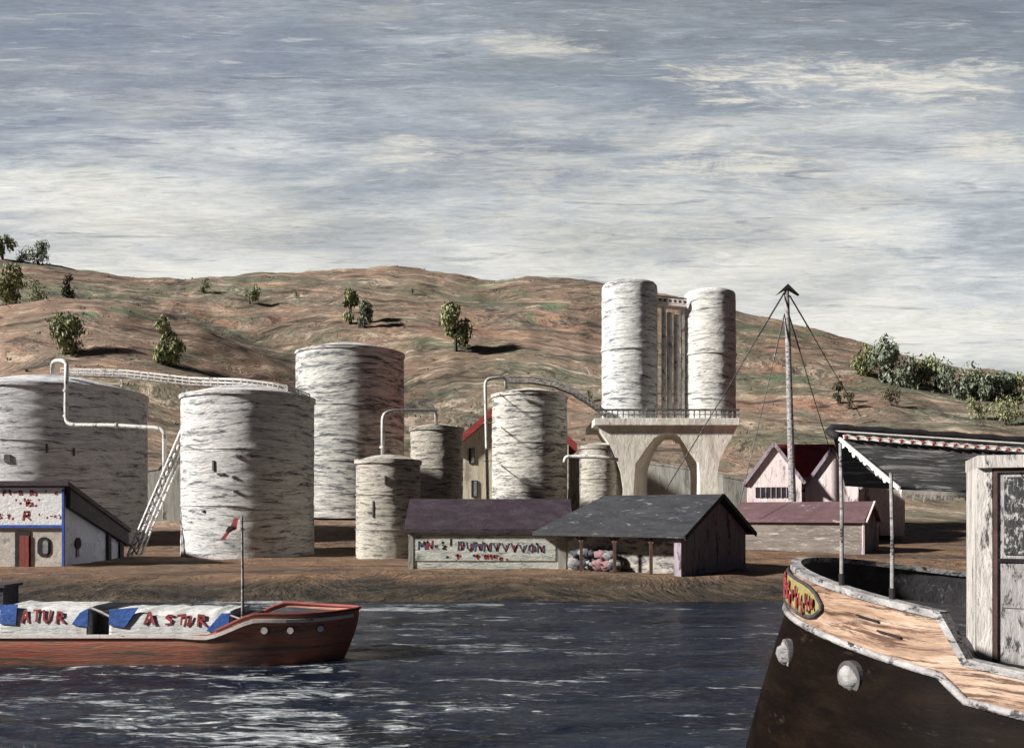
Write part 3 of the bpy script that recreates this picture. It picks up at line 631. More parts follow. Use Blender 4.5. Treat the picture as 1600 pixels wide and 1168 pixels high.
MB().box((hx1+.06, 73.2, .6), (hx1+.13, 74.8, 2.55)).build('side_door', 'hut_lilac', hut)
m_ = MB(); m_.box((hx1+.05, 72.7, .6), (hx1+.28, 73.2, 3.6)); m_.build('door_post', 'roof_navy', hut)
m_ = MB(); m_.box((hx1+.05, 74.8, .6), (hx1+.3, 75.5, 3.2)); m_.build('door_post', 'roof_navy', hut)
sg = [m for m in hut.children if m.name.startswith('sign_board')][0]
def hrow(s_, px0, py, dx, w, h, th):
    for i, ch in enumerate(s_):
        if ch == ' ': continue
        glyph('red', sg, ch, Vector((hpx(px0+i*dx), hy0-.142, 5-(py-800)*66/F)), (1,0,0), (0,0,1), (0,-1,0), w, h, th, .1)
hrow('Pt-n n', 6, 773, 8.5, .28, .38, .10); hrow('y \' c', 55, 773, 8, .22, .30, .08)
hrow('\',\'S', 24, 786, 6.5, .26, .30, .09); hrow('Rz.', 42, 790, 6, .30, .32, .10); hrow("'", 60, 784, 5, .2, .2, .08)
hrow('S t,', 0, 810, 6.3, .25, .34, .09); hrow('R', 38, 812, 5, .5, .62, .15); hrow("' ,-cy", 60, 809, 6.5, .2, .28, .06)

# long purple roofed building
lb = thing('long_building', (-1.7, 64, 1), 'long low building with purple-brown roof and a painted sign across its pale green wall', 'building')
gable_house(lb, (-7.35, 64), (1,0), (0,1), 11.4, 7.0, .5, 3.75, 5.75, 'green_white', 'roof_plum', .35)
m_ = MB(); m_.box((-7.4, 63.9, .6), (-7.05, 63.997, 3.6)); m_.build('corner_board', 'wall_grey', lb)
m_ = MB(); m_.box((3.3, 63.88, .6), (3.85, 63.997, 3.6)); m_.build('corner_board', 'wall_grey', lb)
sb_ = MB().box((-6.9, 63.93, 1.55), (3.1, 63.997, 3.35)).build('sign_board', 'green_white', lb)
def lrow(mb, s_, px0, py, dx, w, h, th):
    for i, ch in enumerate(s_):
        if ch != ' ': glyph(mb, sb_, ch, Vector(((px0+i*dx-800)*63.9/F, 63.925, 5-(py-800)*63.9/F)), (1,0,0), (0,0,1), (0,-1,0), w, h, th, .07)
bl, rd, bk = 'ink_blue', 'red', 'black'
lrow(bl, 'M', 654, 858, 10, .48, .55, .11); lrow(rd, 'N', 667, 856, 8, .4, .5, .12); lrow(bk, "o" if False else "'", 661, 855, 6, .3, .3, .12); lrow(bl, 'c', 679, 855, 4, .2, .2, .09)
lrow(bk, "'", 689, 851, 4, .2, .2, .12); lrow(bk, 'z', 690, 858, 4, .35, .35, .11); lrow(bk, "I", 701, 851, 4, .3, .4, .09)
for i, ch in enumerate('DUNNVVVVON'):
    x = 715+i*13.8; y = 859+i*.35
    lrow(bl, ch, x, y, 10, .5, .62-.015*i, .10)
    lrow(rd, 'I' if i % 3 else "V", x+4, y-1, 10, .24, .45-.01*i, .10)
lrow(bk, "'", 835, 855, 4, .3, .3, .1)
lrow(rd, "t", 711, 872, 6, .4, .3, .14); lrow(bk, ".", 736, 868, 6, .4, .3, .16); lrow(rd, "tn", 743, 872, 14, .28, .26, .13); lrow(rd, "tc", 764, 872, 7, .25, .26, .12); lrow(rd, "c.", 780, 874, 9, .25, .22, .1); lrow(bk, '.', 695, 870, 4, .3, .3, .12)

# dark open-fronted shed
sh = thing('open_shed', (10.7, 56.6, 1), 'dark slate-roofed shed with open posted front and plum grey gable', 'shed')
ux = Vector((7.15, -5.6)).normalized(); uy = Vector((5.6, 7.15)).normalized(); C0 = Vector((3.0, 62.6))
Lf, Df = 9.75, 9.9
q = None
def sq(a, b, z): return Vector((C0.x+ux.x*a+uy.x*b, C0.y+ux.y*a+uy.y*b, z))
MB().prism([sq(0, 1.6, .5), sq(0, Df, .5), sq(0, Df, 3.62), sq(0, Df/2, 6.0), sq(0, 1.6, 4.4)], sq(Lf-.5, 0, 0)-sq(0, 0, 0)).build('wall', 'shed_wall', sh)
MB().prism([sq(Lf-.5+.003, 0, .5), sq(Lf-.5+.003, Df, .5), sq(Lf-.5+.003, Df, 3.62), sq(Lf-.5+.003, Df/2, 6.0), sq(Lf-.5+.003, 0, 3.62)], sq(.5, 0, 0)-sq(0, 0, 0)).build('gable_wall', 'shed_gable', sh)
rf = MB(); slp = (6.0-3.62)/(Df/2)
for b0 in (-.5, Df+.5):
    e = 3.62-.5*slp+.01; pts = [sq(-1.6, b0, e), sq(Lf+.5, b0, e), sq(Lf+.5, Df/2, 6.01), sq(.9, Df/2, 6.01)]
    rf.hexa(pts+[p+Vector((0,0,.22)) for p in pts])
rf.prism([sq(-1.6, -.5, e), sq(.9, Df/2, 6.01), sq(-1.6, Df+.5, e)], (0, 0, .21))
rf.build('roof', 'roof_slate', sh)
vb = MB(); vb.beam(sq(Lf+.56, -.6, 3.40), sq(Lf+.56, Df/2, 6.15), .1, .3); vb.beam(sq(Lf+.56, Df+.6, 3.40), sq(Lf+.56, Df/2, 6.15), .1, .3); vb.build('barge_board', 'roof_slate', sh)
for px in (908, 960, 1017):
    u = (px-800)/F; # solve along front line
    den = ux.x-u*ux.y; a = (u*C0.y-C0.x)/den
    pm = MB(); pm.beam(sq(a, .02, .6), sq(a, .02, 3.45), .2); pm.beam(sq(a, .02, 2.9), sq(a-.5, .02, 3.5), .1); pm.beam(sq(a, .02, 2.9), sq(a+.5, .02, 3.5), .1); pm.build('post', 'post', sh)
sl_lab = [('sack_dark','dark sack'), ('sack','grey sack'), ('sack_pink','faded red sack')]
spots_ = [(890,878,'sack','pale grey sack at the left foot of the shed heap, beside the corner'), (893,866,'sack_dark','dark sack leaning against the shed corner at left'), (902,880,'sack_dark','dark low sack in front of the first shed post'),
          (903,868,'sack','grey sack atop the dark one behind the first shed post'), (915,881,'sack','pale sack lying just right of the first shed post'), (917,868,'sack_dark','upper dark sack just right of the first shed post'),
          (928,882,'sack_pink','faded red sack lowest in the middle of the shed heap'), (930,870,'sack_pink','brightest red sack perched mid-heap under the shed roof'), (941,882,'sack_pink','pinkish sack low on the right of the shed heap'),
          (941,869,'sack','grey sack on top of the pinkish one in the shed'), (951,876,'sack_dark','dark sack ending the heap at the second shed post'), (950,886,'sack','pale sack at the foot of the second shed post')]
for i, (px, py, mt, lbl) in enumerate(spots_):
    u = (px-800)/F; den = ux.x-u*ux.y; a = (u*C0.y-C0.x)/den; c = sq(a, .8, 0); uu = 1.0+ (0.42 if py > 874 else 1.12)
    o = MB().blob((c.x, c.y, uu), .52, .40, .36 if py > 874 else .30, i, 12, .9).build('sack', mt, smooth=True); tag(o, lbl, 'sack', 'sacks heaped in the open shed')

# house behind ivory tank
hb = thing('gabled_house', P(745, 800, 115), 'cream gabled house with red roof half hidden behind the ivory tank', 'house')
x0 = (718-800)*115/F; zb = 3.0
gable_house(hb, (x0, 115), (1,0), (0,1), 14.0, 12, 2.5, 5+105*115/F, 5+178*115/F, 'house_cream', 'roof_red', 1.0, 'v', 1.0)
for px, py, hh in ((737, 712, 24), (741, 763, 26)):
    c = P(px, py, 114.9); wf = MB().box((c.x-.38, 114.85, c.z-hh*115/F/2), (c.x+.38, 114.995, c.z+hh*115/F/2)).build('window', 'black', hb)
    MB().box((c.x-.05, 114.80, c.z-hh*115/F/2+.1), (c.x+.32, 114.845, c.z+hh*115/F/2-.1)).build('pane', 'sack', wf)

# boundary walls
def bwall(pts, zb, th, label):
    a, b = pts[0], pts[-1]; t_ = thing('boundary_wall', (a.x, a.y, zb), label, 'wall')
    m = MB(); cp = MB(); ps = MB()
    for p, q_ in zip(pts, pts[1:]):
        m.hexa([(p.x, p.y, zb), (q_.x, q_.y, zb), (q_.x, q_.y+th, zb), (p.x, p.y+th, zb), p, q_, q_+Vector((0, th, 0)), p+Vector((0, th, 0))])
        cp.hexa([p+Vector((0,-.08,.003)), q_+Vector((0,-.08,.003)), q_+Vector((0,th+.08,.003)), p+Vector((0,th+.08,.003)), p+Vector((0,-.08,.25)), q_+Vector((0,-.08,.25)), q_+Vector((0,th+.08,.25)), p+Vector((0,th+.08,.25))])
    m.build('wall_panel', 'wall_grey', t_); cp.build('coping', 'wall_grey', t_)
    return t_
bwall([P(195, 741, 118), P(248, 733, 118), P(255, 722, 118), P(300, 720, 118)], 3.2, .5, 'grey boundary wall seen between the left tank and the wide pale tank')
bwall([P(884, 712, 122), P(916, 716, 122), P(1008, 724, 122), P(1090, 735, 121), P(1130, 745, 120), P(1172, 752, 120)], 3.2, .5, 'grey-green boundary wall showing through the arch of the silo platform')

# right-hand houses
def px_house(px0, px1, pye, ppk, pypk, d, depth, z0, label, win=None, over=.3, rt=.28):
    x0, x1 = (px0-800)*d/F, (px1-800)*d/F; ca = math.atan2((x0+x1)/2, d)
    ux = Vector((math.cos(ca), -math.sin(ca), 0)); uy = Vector((math.sin(ca), math.cos(ca), 0)); Lw = (x1-x0)*.97
    t_ = thing('gabled_house', ((x0+x1)/2, d, z0), label, 'house', 'pink gabled houses')
    ze = 5-(pye-800)*d/F; zp = 5-(pypk-800)*d/F-rt
    q = gable_house(t_, (x0, d), (ux.x, ux.y), (uy.x, uy.y), Lw, depth, z0-1.2, ze, zp, 'house_pink', 'roof_red', over, 'v', rt)
    if win:
        a0, a1, za, zb_ = (win[0]-px0)*d/F, (win[2]-px0)*d/F, 5-(win[3]-800)*d/F, 5-(win[1]-800)*d/F
        def bx_(a, b, c, e, f, g): return MB().hexa([q(a,c,f), q(b,c,f), q(b,e,f), q(a,e,f), q(a,c,g), q(b,c,g), q(b,e,g), q(a,e,g)])
        w_ = bx_(a0, a1, -.08, -.003, za, zb_).build('window', 'black', t_)
        for k in range(1, 7): x = a0+(a1-a0)*k/7; bx_(x-.05, x+.05, -.14, -.083, za, zb_).build('mullion', 'shed_gable', w_)
    s_ = (zp-ze)/(Lw/2)
    for ae in (-over, Lw+over):
        MB().beam(q(ae, -over-.06, ze-over*s_+.15), q(Lw/2, -over-.06, zp+.15), .1, .34).build('barge_board', 'shed_gable', t_)
    return t_
px_house(1167, 1251, 752, 1209, 692, 93, 9, 1.6, 'left pink gabled house with a long dark window strip', (1180, 761, 1234, 777))
px_house(1258, 1338, 760, 1296, 700, 93, 9, 1.6, 'right pink gabled house beside the bare pole, without a window')
rh = thing('red_roofed_house', P(1265, 760, 105), 'low house with bright red roof seen between the two pink gables', 'house')
gable_house(rh, ((1236-800)*105/F, 105), (1,0), (0,1), 6.0, 8, 2.0, 5+60*105/F, 5+103*109/F, 'house_pink', 'roof_red', .5)
wt = thing('low_annexe', P(1380, 800, 98), 'small pale pinkish annexe right of the pink gabled houses', 'building')
a, b = P(1338, 752, 98), P(1414, 822, 98)
MB().box((a.x, 98, b.z-1), (b.x, 103, a.z)).build('wall', 'house_pink', wt); MB().box((a.x-.2, 97.8, a.z+.003), (b.x+.3, 103.3, a.z+.2)).build('roof', 'house_pink', wt)
# low mauve roofed building
lm = thing('low_storehouse', (31.2, 80.1, 1.2), 'low storehouse with mauve roof and small grey gable in front of the pink houses', 'building')
c0 = Vector((21.4, 86.5)); c1 = Vector((31.2, 80.1)); u_ = (c1-c0); Lm = u_.length; v2 = Vector((-u_.y, u_.x))
gable_house(lm, c0, u_, v2, Lm, 6.2, .6, 4.25, 5.75, 'wall_brown', 'roof_mauve', .4)
e0 = c1+v2.normalized()*.0
m_ = MB(); g0 = Vector((c1.x, c1.y, 0)); uu = Vector((u_.x, u_.y, 0)).normalized(); vv = Vector((v2.x, v2.y, 0)).normalized()
m_.prism([g0+uu*.004+Vector((0,0,.7)), g0+uu*.004+vv*6.2+Vector((0,0,.7)), g0+uu*.004+vv*6.2+Vector((0,0,4.25)), g0+uu*.004+vv*3.1+Vector((0,0,5.75)), g0+uu*.004+Vector((0,0,4.25))], uu*.08); m_.build('gable_wall', 'shed_gable', lm)
m_ = MB(); m_.beam(g0+uu*.2+Vector((0,0,.7)), g0+uu*.2+Vector((0,0,4.1)), .16); m_.beam(g0+uu*.2+vv*6.2+Vector((0,0,.7)), g0+uu*.2+vv*6.2+Vector((0,0,4.1)), .16); m_.beam(g0+uu*.55+vv*-.3+Vector((0,0,4.15)), g0+uu*.55+vv*3.1+Vector((0,0,5.98)), .16); m_.beam(g0+uu*.55+vv*6.5+Vector((0,0,4.15)), g0+uu*.55+vv*3.1+Vector((0,0,5.98)), .16); m_.build('gable_trim', 'house_pink', lm)

# ------------------------------------------------------------ guyed pole
gp = thing('guyed_pole', P(1237, 760, 90), 'tall bare guyed pole with a black arrow-shaped cap beside the pink houses', 'pole')
top, bot = P(1229, 452, 90), P(1240, 850, 90)
MB().tube([bot, bot.lerp(top, .5), top], .40, 12, .24).build('pole', 'rail_grey', gp)
m_ = MB(); c = P(1230, 446, 90)
for s_ in (-1, 1): m_.add([c+Vector((0,-.3,.12)), c+Vector((s_*1.15,-.3,-1.0)), c+Vector((s_*.5,-.3,-.62)), c+Vector((0,-.3,-.35)), c+Vector((0,.3,.12)), c+Vector((s_*1.15,.3,-1.0)), c+Vector((s_*.5,.3,-.62)), c+Vector((0,.3,-.35))], [(0,1,2,3),(7,6,5,4),(0,4,5,1),(1,5,6,2),(2,6,7,3),(3,7,4,0)])
m_.build('cap', 'black', gp)
for (p0, p1) in (((1225,458,90), (1040,765,76)), ((1226,490,90), (1155,790,84)), ((1232,490,90), (1296,700,104)), ((1234,462,90), (1345,650,112))):
    a, b = P(*p0), P(*p1); b2 = b; m_ = MB(); m_.tube([a, a.lerp(b, .25)], .085, 6); m_.tube([a.lerp(b, .25), a.lerp(b, .5)-Vector((0,0,.15)), b2], .05, 6); m_.build('guy_wire', 'dark_metal', gp)

# ------------------------------------------------------------ trees
def groundpt(px, py, d0):
    best = None
    d = 300.0
    while d > 126:
        y = 800-(Zs((px-800)*d/F, d)-5)*F/d
        e = abs(y-py)+abs(d-d0)*.03
        if best is None or e < best[0]: best = (e, d)
        d -= 1.5
    return best[1]
def tree(px, pyb, d, h_px, w_px, label, mat='leaf', n=520, trunk=.22, name='hill_tree', lean=0, group='trees scattered on the hillside', low=.12):
    if pyb: d = groundpt(px, pyb, d)
    x = (px-800)*d/F; zb = Zs(x, d)
    H = h_px*d/F; W = w_px*d/F/2
    t_ = thing(name, (x, d, zb), label, 'tree', group)
    rnd = random.Random(int(px*7+pyb)); tr = MB()
    tip = Vector((x+lean*H, d, zb+H*.75)); tr.tube([(x, d, zb-.5), (x+lean*H*.3, d, zb+H*.3), tip], H*.045+.06, 8, .05)
    cl = []
    for k in range(rnd.randint(7, 10)):
        a = rnd.uniform(0, 6.28); zz = rnd.uniform(low, .93); r_ = W*.62*math.sqrt(max(.15, 1-((zz-.55)/.55)**2))*rnd.uniform(.5, 1.15)
        c = Vector((x+lean*H*zz+math.cos(a)*r_, d+math.sin(a)*r_*.8, zb+H*zz)); cl.append((c, W*rnd.uniform(.36, .60)))
        if k < 6: tr.tube([(x+lean*H*.3, d, zb+H*rnd.uniform(.2, .45)), (Vector((x, d, zb+H*.4))+c)/2+Vector((0,0,.1)), c], H*.018+.03, 6, .03)
    tr.build('trunk', 'bark', t_)
    lf = MB()
    for i in range(int(n*1.7)):
        c, r_ = rnd.choice(cl); dv = Vector((rnd.gauss(0,1), rnd.gauss(0,1), rnd.gauss(0,1))).normalized()
        p = c+Vector((dv.x, dv.y, dv.z*1.15))*r_*rnd.uniform(.35, 1.08)
        s_ = H*rnd.uniform(.035, .08); nrm = (dv+Vector((rnd.gauss(0,.5), rnd.gauss(0,.5), rnd.gauss(0,.5)))).normalized()
        a_ = nrm.cross(Vector((rnd.gauss(0,.4), rnd.gauss(0,.4), 1))).normalized(); b_ = nrm.cross(a_)
        lf.add([p-a_*s_*.45, p-b_*s_*1.25+nrm*s_*.2, p+a_*s_*.45, p+b_*s_*1.25+nrm*s_*.3], [(0,1,2,3)])
    lf.build('crown', mat, t_); return t_
tree(102, 555, 176, 62, 62, 'leafy green tree on the left slope above the leftmost tank', n=750)
tree(262, 570, 170, 66, 48, 'rounded tree on the slope just right of the leftmost tank', n=700)
tree(4, 0, 296, 42, 36, 'yellow-green tree on the hilltop at the left edge of the picture', n=450)
tree(58, 0, 296, 34, 44, 'grey-green bush-shaped tree on the left hilltop', 'leaf_blue', 450)
tree(36, 0, 297, 22, 30, 'low dark bush between the two hilltop trees', 'leaf_blue', 300)
tree(10, 478, 212, 60, 52, 'dark tree on the slope at the left edge below the hilltop', n=600)
tree(62, 474, 210, 30, 58, 'low spreading bush right of the slope tree at the left edge', 'leaf', 380)
tree(108, 470, 208, 40, 20, 'thin upright bush with pale streak on the left slope', 'leaf_brown', 300)
tree(318, 458, 262, 22, 20, 'tiny tree high on the hill above the wide pale tank', n=220)
tree(390, 474, 250, 32, 28, 'small tree on the hill above the wide pale tank', n=300)
tree(463, 466, 255, 15, 14, 'tiniest shrub on the hill, left of the forked tree', n=120)
tree(548, 505, 214, 58, 26, 'taller left half of the forked-looking pair above the tall grey tank', n=380)
tree(569, 512, 208, 44, 26, 'darker lower tree leaning against the taller one above the tall grey tank', 'leaf_blue', 380)
tree(712, 548, 186, 72, 50, 'bushy-topped tree alone on the slope right of the tall grey tank', n=700, low=.1)
tree(920, 628, 140, 20, 14, 'tiny shrub left of the twin silos above the arched gangway', n=120)
tree(645, 462, 262, 12, 14, 'small low shrub on the middle ridge', 'leaf_blue', 90)
tree(1352, 0, 240, 48, 48, 'first tree of the row on the right hill, at its left end', 'leaf', 520, group='row of trees on the right hill')
lbls = ['tallest grey-green tree in the right hill row', 'dark slim tree just right of the tallest in the hill row', 'small pale tree in the dip of the right hill row', 'round-topped tree in the middle of the right hill row', 'broad tree right of the middle in the hill row', 'short tree following the broad one in the hill row',
        'dark upright tree in the right part of the hill row', 'low pale tree in the right part of the hill row', 'thin dark tree near the right edge in the hill row', 'bluish tree near the right picture edge in the hill row', 'last tree of the hill row, at the right picture edge']
for (px, h_, w_, mt), lbl in zip([(1382,62,66,'leaf_blue'), (1415,44,46,'leaf_blue'), (1440,36,44,'leaf_blue'), (1462,50,60,'leaf'), (1492,54,68,'leaf_blue'), (1515,40,44,'leaf'), (1533,46,40,'leaf_blue'), (1548,38,44,'leaf_blue'), (1564,42,34,'leaf_blue'), (1580,42,46,'leaf_blue'), (1598,42,44,'leaf')], lbls):
    tree(px, 0, 232+(px % 7), h_, w_, lbl, mt, 560, low=.05, group='row of trees on the right hill')
for (px, d, h_, w_, lbl) in [(1310,205,34,18,'lone dark bush on the slope below the left end of the hill row'), (1327,200,26,22,'small bush next to the lone dark bush below the hill row'), (1392,205,30,40,'low rounded bush below the tallest row tree'), (1530,205,34,46,'low bush below the dark upright row tree'), (1572,195,44,52,'broad bush on the slope near the right picture edge')]:
    tree(px, 0, d, h_, w_, lbl, 'leaf' if px > 1500 else 'leaf_brown', 300, name='hill_bush', group='bushes below the tree row')

# scrub and bank grass: beyond counting
def tufts(name, n, sample, mat, s0, s1, kindlabel, seed):
    rnd = random.Random(seed); mb = MB()
    for _ in range(n):
        x, y = sample(rnd); z = Zs(x, y); s_ = rnd.uniform(s0, s1)
        for k in range(5):
            a = rnd.uniform(0, 6.28); p = Vector((x+rnd.gauss(0, s_*.7), y+rnd.gauss(0, s_*.5), z-.05)); d_ = Vector((math.cos(a), math.sin(a), 0))*s_*.22
            tp = p+Vector((rnd.gauss(0, s_*.35), rnd.gauss(0, s_*.3), s_*rnd.uniform(.4, 1)))
            mb.add([p-d_, p+d_, tp+d_*.4, tp-d_*.4], [(0,1,2,3)])
    tag(mb.build(name, mat), kindlabel, 'vegetation', kind='stuff')
def hs(r):
    d = r.uniform(140, 300); px = r.uniform(-60, 1660); return (px-800)*d/F, d
tufts('scrub', 900, hs, 'leaf_brown', .25, .7, 'dry brownish scrub dotted over the hillside', 3)
def bs_(r):
    d = 50.3+abs(r.gauss(0, 2.6)); px = r.uniform(-60, 1400); return (px-800)*d/F, d
tufts('bank_grass', 1300, bs_, 'leaf_brown', .04, .13, 'rough grass and weeds along the river bank', 5)

# ------------------------------------------------------------ barge
bg = thing('barge', (-12, 31, 0), 'long rust-red cargo barge with raised bow floating at the left', 'barge')
def bstat(s):                            # s metres aft of the stem -> halfwidth, rim height
    w_ = 2.1*min(1, (1-(1-min(s/4.6, 1))**2.2))**.62 if s > 0 else .02
    u = max(0, min(1, (s-2.9)/1.9)); u = u*u*(3-2*u)
    return max(.03, w_), 1.68*(1-u)+1.04*u - .05*math.sin(min(s, 3)/3*3.14)
xs = -5.15
def bpt(s, side, f, out=0):              # f 0 keel .. 1 rim
    w_, z = bstat(s); zz = -.6+(z+.6)*f; ww = w_*(.72+.28*min(1, f*1.25)**.7)+out
    return Vector((xs-.12-s-(1-f)**1.6*.85*max(0, 1-s/3.5), 31+side*ww, zz))
SS = [0, .05, .15, .3, .5, .75, 1, 1.35, 1.7, 2.1, 2.5, 2.8, 3.1, 3.4, 3.7, 4, 4.3, 4.6, 5, 5.6, 6.5, 8, 10, 12, 14, 16, 18, 20]
hm = MB(); nf = 8
for side in (-1, 1):
    vs = [bpt(s, side, k/nf) for s in SS for k in range(nf+1)]; fs = [(i*(nf+1)+k, (i+1)*(nf+1)+k, (i+1)*(nf+1)+k+1, i*(nf+1)+k+1) for i in range(len(SS)-1) for k in range(nf)]
    hm.add(vs, fs if side < 0 else [f[::-1] for f in fs])
hm.build('hull', 'barge_red', bg, smooth=True)
dk_ = MB(); vs = []
for s in SS: vs += [bpt(s, -1, 1)-Vector((0,-.05,.14)), bpt(s, 1, 1)-Vector((0,.05,.14))]
dk_.add(vs, [(2*i, 2*i+2, 2*i+3, 2*i+1) for i in range(len(SS)-1)]); dk_.build('deck', 'deck_dark', bg)
for side in (-1, 1):
    top_ = [bpt(s, side, 1)+Vector((0, -side*.03, .02)) for s in SS]
    m_ = MB(); m_.tube(top_[:17], .055, 8); m_.build('bow_rail', 'barge_rail', bg)
    st = [bpt(s, side, 1)+Vector((0, side*.04, -.15*max(0, min(1, (5.6-s)/2))-.03)) for s in SS[2:]]
    m_ = MB()
    for a, b in zip(st, st[1:]): m_.beam(a, b+(b-a).normalized()*.01, .06, .11)
    m_.build('white_stripe', 'stripe', bg)
for s in (1.05, 1.95, 2.75):
    c = bpt(s, -1, .78); n0 = Vector((.45 if s < 1.5 else .2, -1, 0)).normalized()
    ph = MB().tube([c-n0*.02, c+n0*.05], .14, 18).build('porthole', 'dark_metal', bg); MB().tube([c+n0*.051, c+n0*.09], .105, 18).build('pane', 'stripe', ph)
m_ = MB(); m_.box((-15.0, 29.6, .8), (-9.3, 32.4, .93)); m_.box((-22, 29.6, .8), (-15.1, 32.4, .93)); m_.build('hatch_coaming', 'black', bg)
m_ = MB(); m_.box((-19.3, 31.6, .95), (-17.95, 32.6, 2.35)); m_.box((-19.4, 31.5, 2.353), (-17.85, 32.7, 2.45)); m_.build('cabin', 'roof_navy', bg)
m_ = MB(); m_.box((-13.75, 29.7, .94), (-13.2, 31.9, 1.72)); m_.build('winch_box', 'black', bg); m_ = MB(); m_.box((-9.2, 29.75, .94), (-8.75, 31.6, 1.55)); m_.build('winch_box', 'black', bg)
MB().tube([P(140, 948, 29.5), P(160, 956, 29.5), P(178, 966, 29.5)], .035, 6).build('mooring_line', 'stripe', bg); m_ = MB(); m_.tube([P(358, 960, 29.5), P(378, 967, 29.5)], .03, 6); m_.build('mooring_line', 'stripe', bg)
def cargo(px0, px1, lab_, text, bl0, bl1, z0=.945, z1=1.86):
    d0 = 29.45; x0, x1 = (px0-800)*d0/F, (px1-800)*d0/F
    t_ = thing('cargo_stack', ((x0+x1)/2, 30.7, z0), lab_, 'cargo', 'tarpaulin-covered cargo on the barge')
    nx, m = 40, MB(); rings = []
    prof = [(0, 0), (.015, .5), (.045, .9), (.10, .98), (.3, 1.03), (.7, 1.03), (.90, .98), (.955, .9), (.985, .5), (1, 0)]
    for i in range(nx+1):
        x = x0+(x1-x0)*i/nx
        rings.append([Vector((x, d0+2.5*b+.03*mn.noise(Vector((x*3, c*4, 1))), z0+(z1-z0)*c*(1+.10*mn.noise(Vector((x*2.6, b*3, 5)))))) for b, c in prof])
    vs = [v for r_ in rings for v in r_]; k = len(prof)
    m.add(vs, [(i*k+j, (i+1)*k+j, (i+1)*k+j+1, i*k+j+1) for i in range(nx) for j in range(k-1)]+[tuple(range(k)), tuple(nx*k+j for j in range(k))[::-1]])
    tb = m.build('tarpaulin', 'tarp', t_, smooth=True)
    for poly in (bl0, bl1):
        m = MB(); m.prism([P(px, py, d0-.05)+Vector((0, max(0, (P(px, py, 29).z-1.1)*.11), 0)) for px, py in poly], (0, .05, 0)); m.build('blue_end_panel', 'blue_tarp', t_)
    for ch, px, py, w_, h_ in text: glyph('red', tb, ch, P(px, py, d0+.022), (1,0,0), Vector((0,.15,1)), (0,-1,0), w_, h_, .075, .04)
    return t_, x0, x1
cargo(-3, 137, 'white tarpaulin cargo nearest the left edge, lettered in red between blue ends', [('A', 34, 971, .22, .36), ('T', 52, 970, .22, .36), ('U', 68, 971, .22, .36), ('R', 88, 972, .24, .34)],
      [(-2,945),(24,944),(24,976),(-2,974)], [(136,950),(136,979),(111,975),(123,957)], z1=1.86)
cargo(170, 358, 'longer white tarpaulin cargo next to the flag mast, lettered in red between blue ends', [('A', 226, 974, .30, .37), ('S', 259, 975, .22, .30), ('T', 278, 975, .24, .30), ('U', 290, 976, .18, .28), ('R', 309, 977, .26, .34)],
      [(169,952),(214,949),(194,980),(169,976)], [(357,958),(357,990),(322,985),(345,958)], z0=.80, z1=1.72)
# flag mast on the barge
fm = thing('flag_mast', P(379, 985, 29.6), 'slim white flag mast standing at the barge bow', 'mast')
MB().tube([P(379, 996, 29.6), P(379, 900, 29.6), P(378, 806, 29.6)], .055, 8, .035).build('mast', 'rail_grey', fm)
fl = MB()
def strip(pts, name, mat, lb):
    m = MB(); m.prism([P(a, b, 29.6) for a, b in pts], (0, .03, 0)); return m
flag = strip([(374,809),(366,809),(360,822),(356,827),(344,843),(353,842),(358,832),(364,828),(374,826)], '', '', '').build('flag', 'red', fm)
MB().prism([P(a, b, 29.58) for a, b in [(367,821),(357,822),(352,830),(360,829)]], (0, -.02, 0)).build('flag_patch', 'black', flag)
MB().prism([P(a, b, 29.58) for a, b in [(376,809),(372,812),(370,826),(358,833),(352,842),(356,840),(362,833),(376,827)]], (0, -.015, 0)).build('flag_edge', 'stripe', flag)

# ------------------------------------------------------------ tug at right
tg = thing('tug_boat', (7, 11, 0), 'large dark-hulled tug with tan bulwark and name board, its bow filling the right corner', 'tug')
bx, by, th_, W0, L0, zb0, kk = 4.20, 13.0, -.636, 3.523, 5.838, 3.755, .554
ax = Vector((math.cos(th_), math.sin(th_), 0)); nxv = Vector((-ax.y, ax.x, 0))
STEP0, STEP1, DROP = 2.42, 2.68, .42
def tstat(s):
    q = max(0, min(s/L0, 1)); return W0*math.sqrt(max(0, 1-(1-q)**2.2)), zb0+kk*(1-q)**2
def tpt(s, side, dz=0, out=0):
    w_, z = tstat(s); nrm_s = .0 if w_ > .01 else 1
    c = Vector((bx, by, 0))+ax*s
    e = 1-min(1, s/1.5); v = c+nxv*side*(w_+out*(1-e))-ax*out*e; v.z = z+dz
    return v
def drop(s): return -DROP*max(0, min(1, (s-STEP0)/(STEP1-STEP0)))
TS_ = [0, .004, .015, .035, .07, .12, .2, .3, .42, .56, .75, 1, 1.3, 1.7, 2.1, 2.3, STEP0, STEP0+.09, STEP0+.18, STEP1, 3., 3.4, 3.9, 4.5, 5.1, 5.8, 6.4, 7.2, 8.2, 9.5]
BH = .60                                 # bulwark height at the bow
def bh(s): return BH*(1-.0*s)
# tan bulwark (outer face), inner face dark
for nm, mt, o0, flip in (('bulwark', 'tan_wood', 0, False), ('bulwark_lining', 'deck_dark', -.10, True)):
    m = MB()
    for side in (-1, 1):
        vs = []
        for s in TS_:
            for k in range(6):
                f = k/5; vs.append(tpt(s, side, drop(s)*(.45+.55*f)-(1-f)*bh(s)*(1 if not flip else 1.3), o0+.06*(1-f)*(0 if flip else 1)))
        m.add(vs, [(i*6+k, (i+1)*6+k, (i+1)*6+k+1, i*6+k+1) for i in range(len(TS_)-1) for k in range(5)])
    m.build(nm, mt, tg, smooth=True)
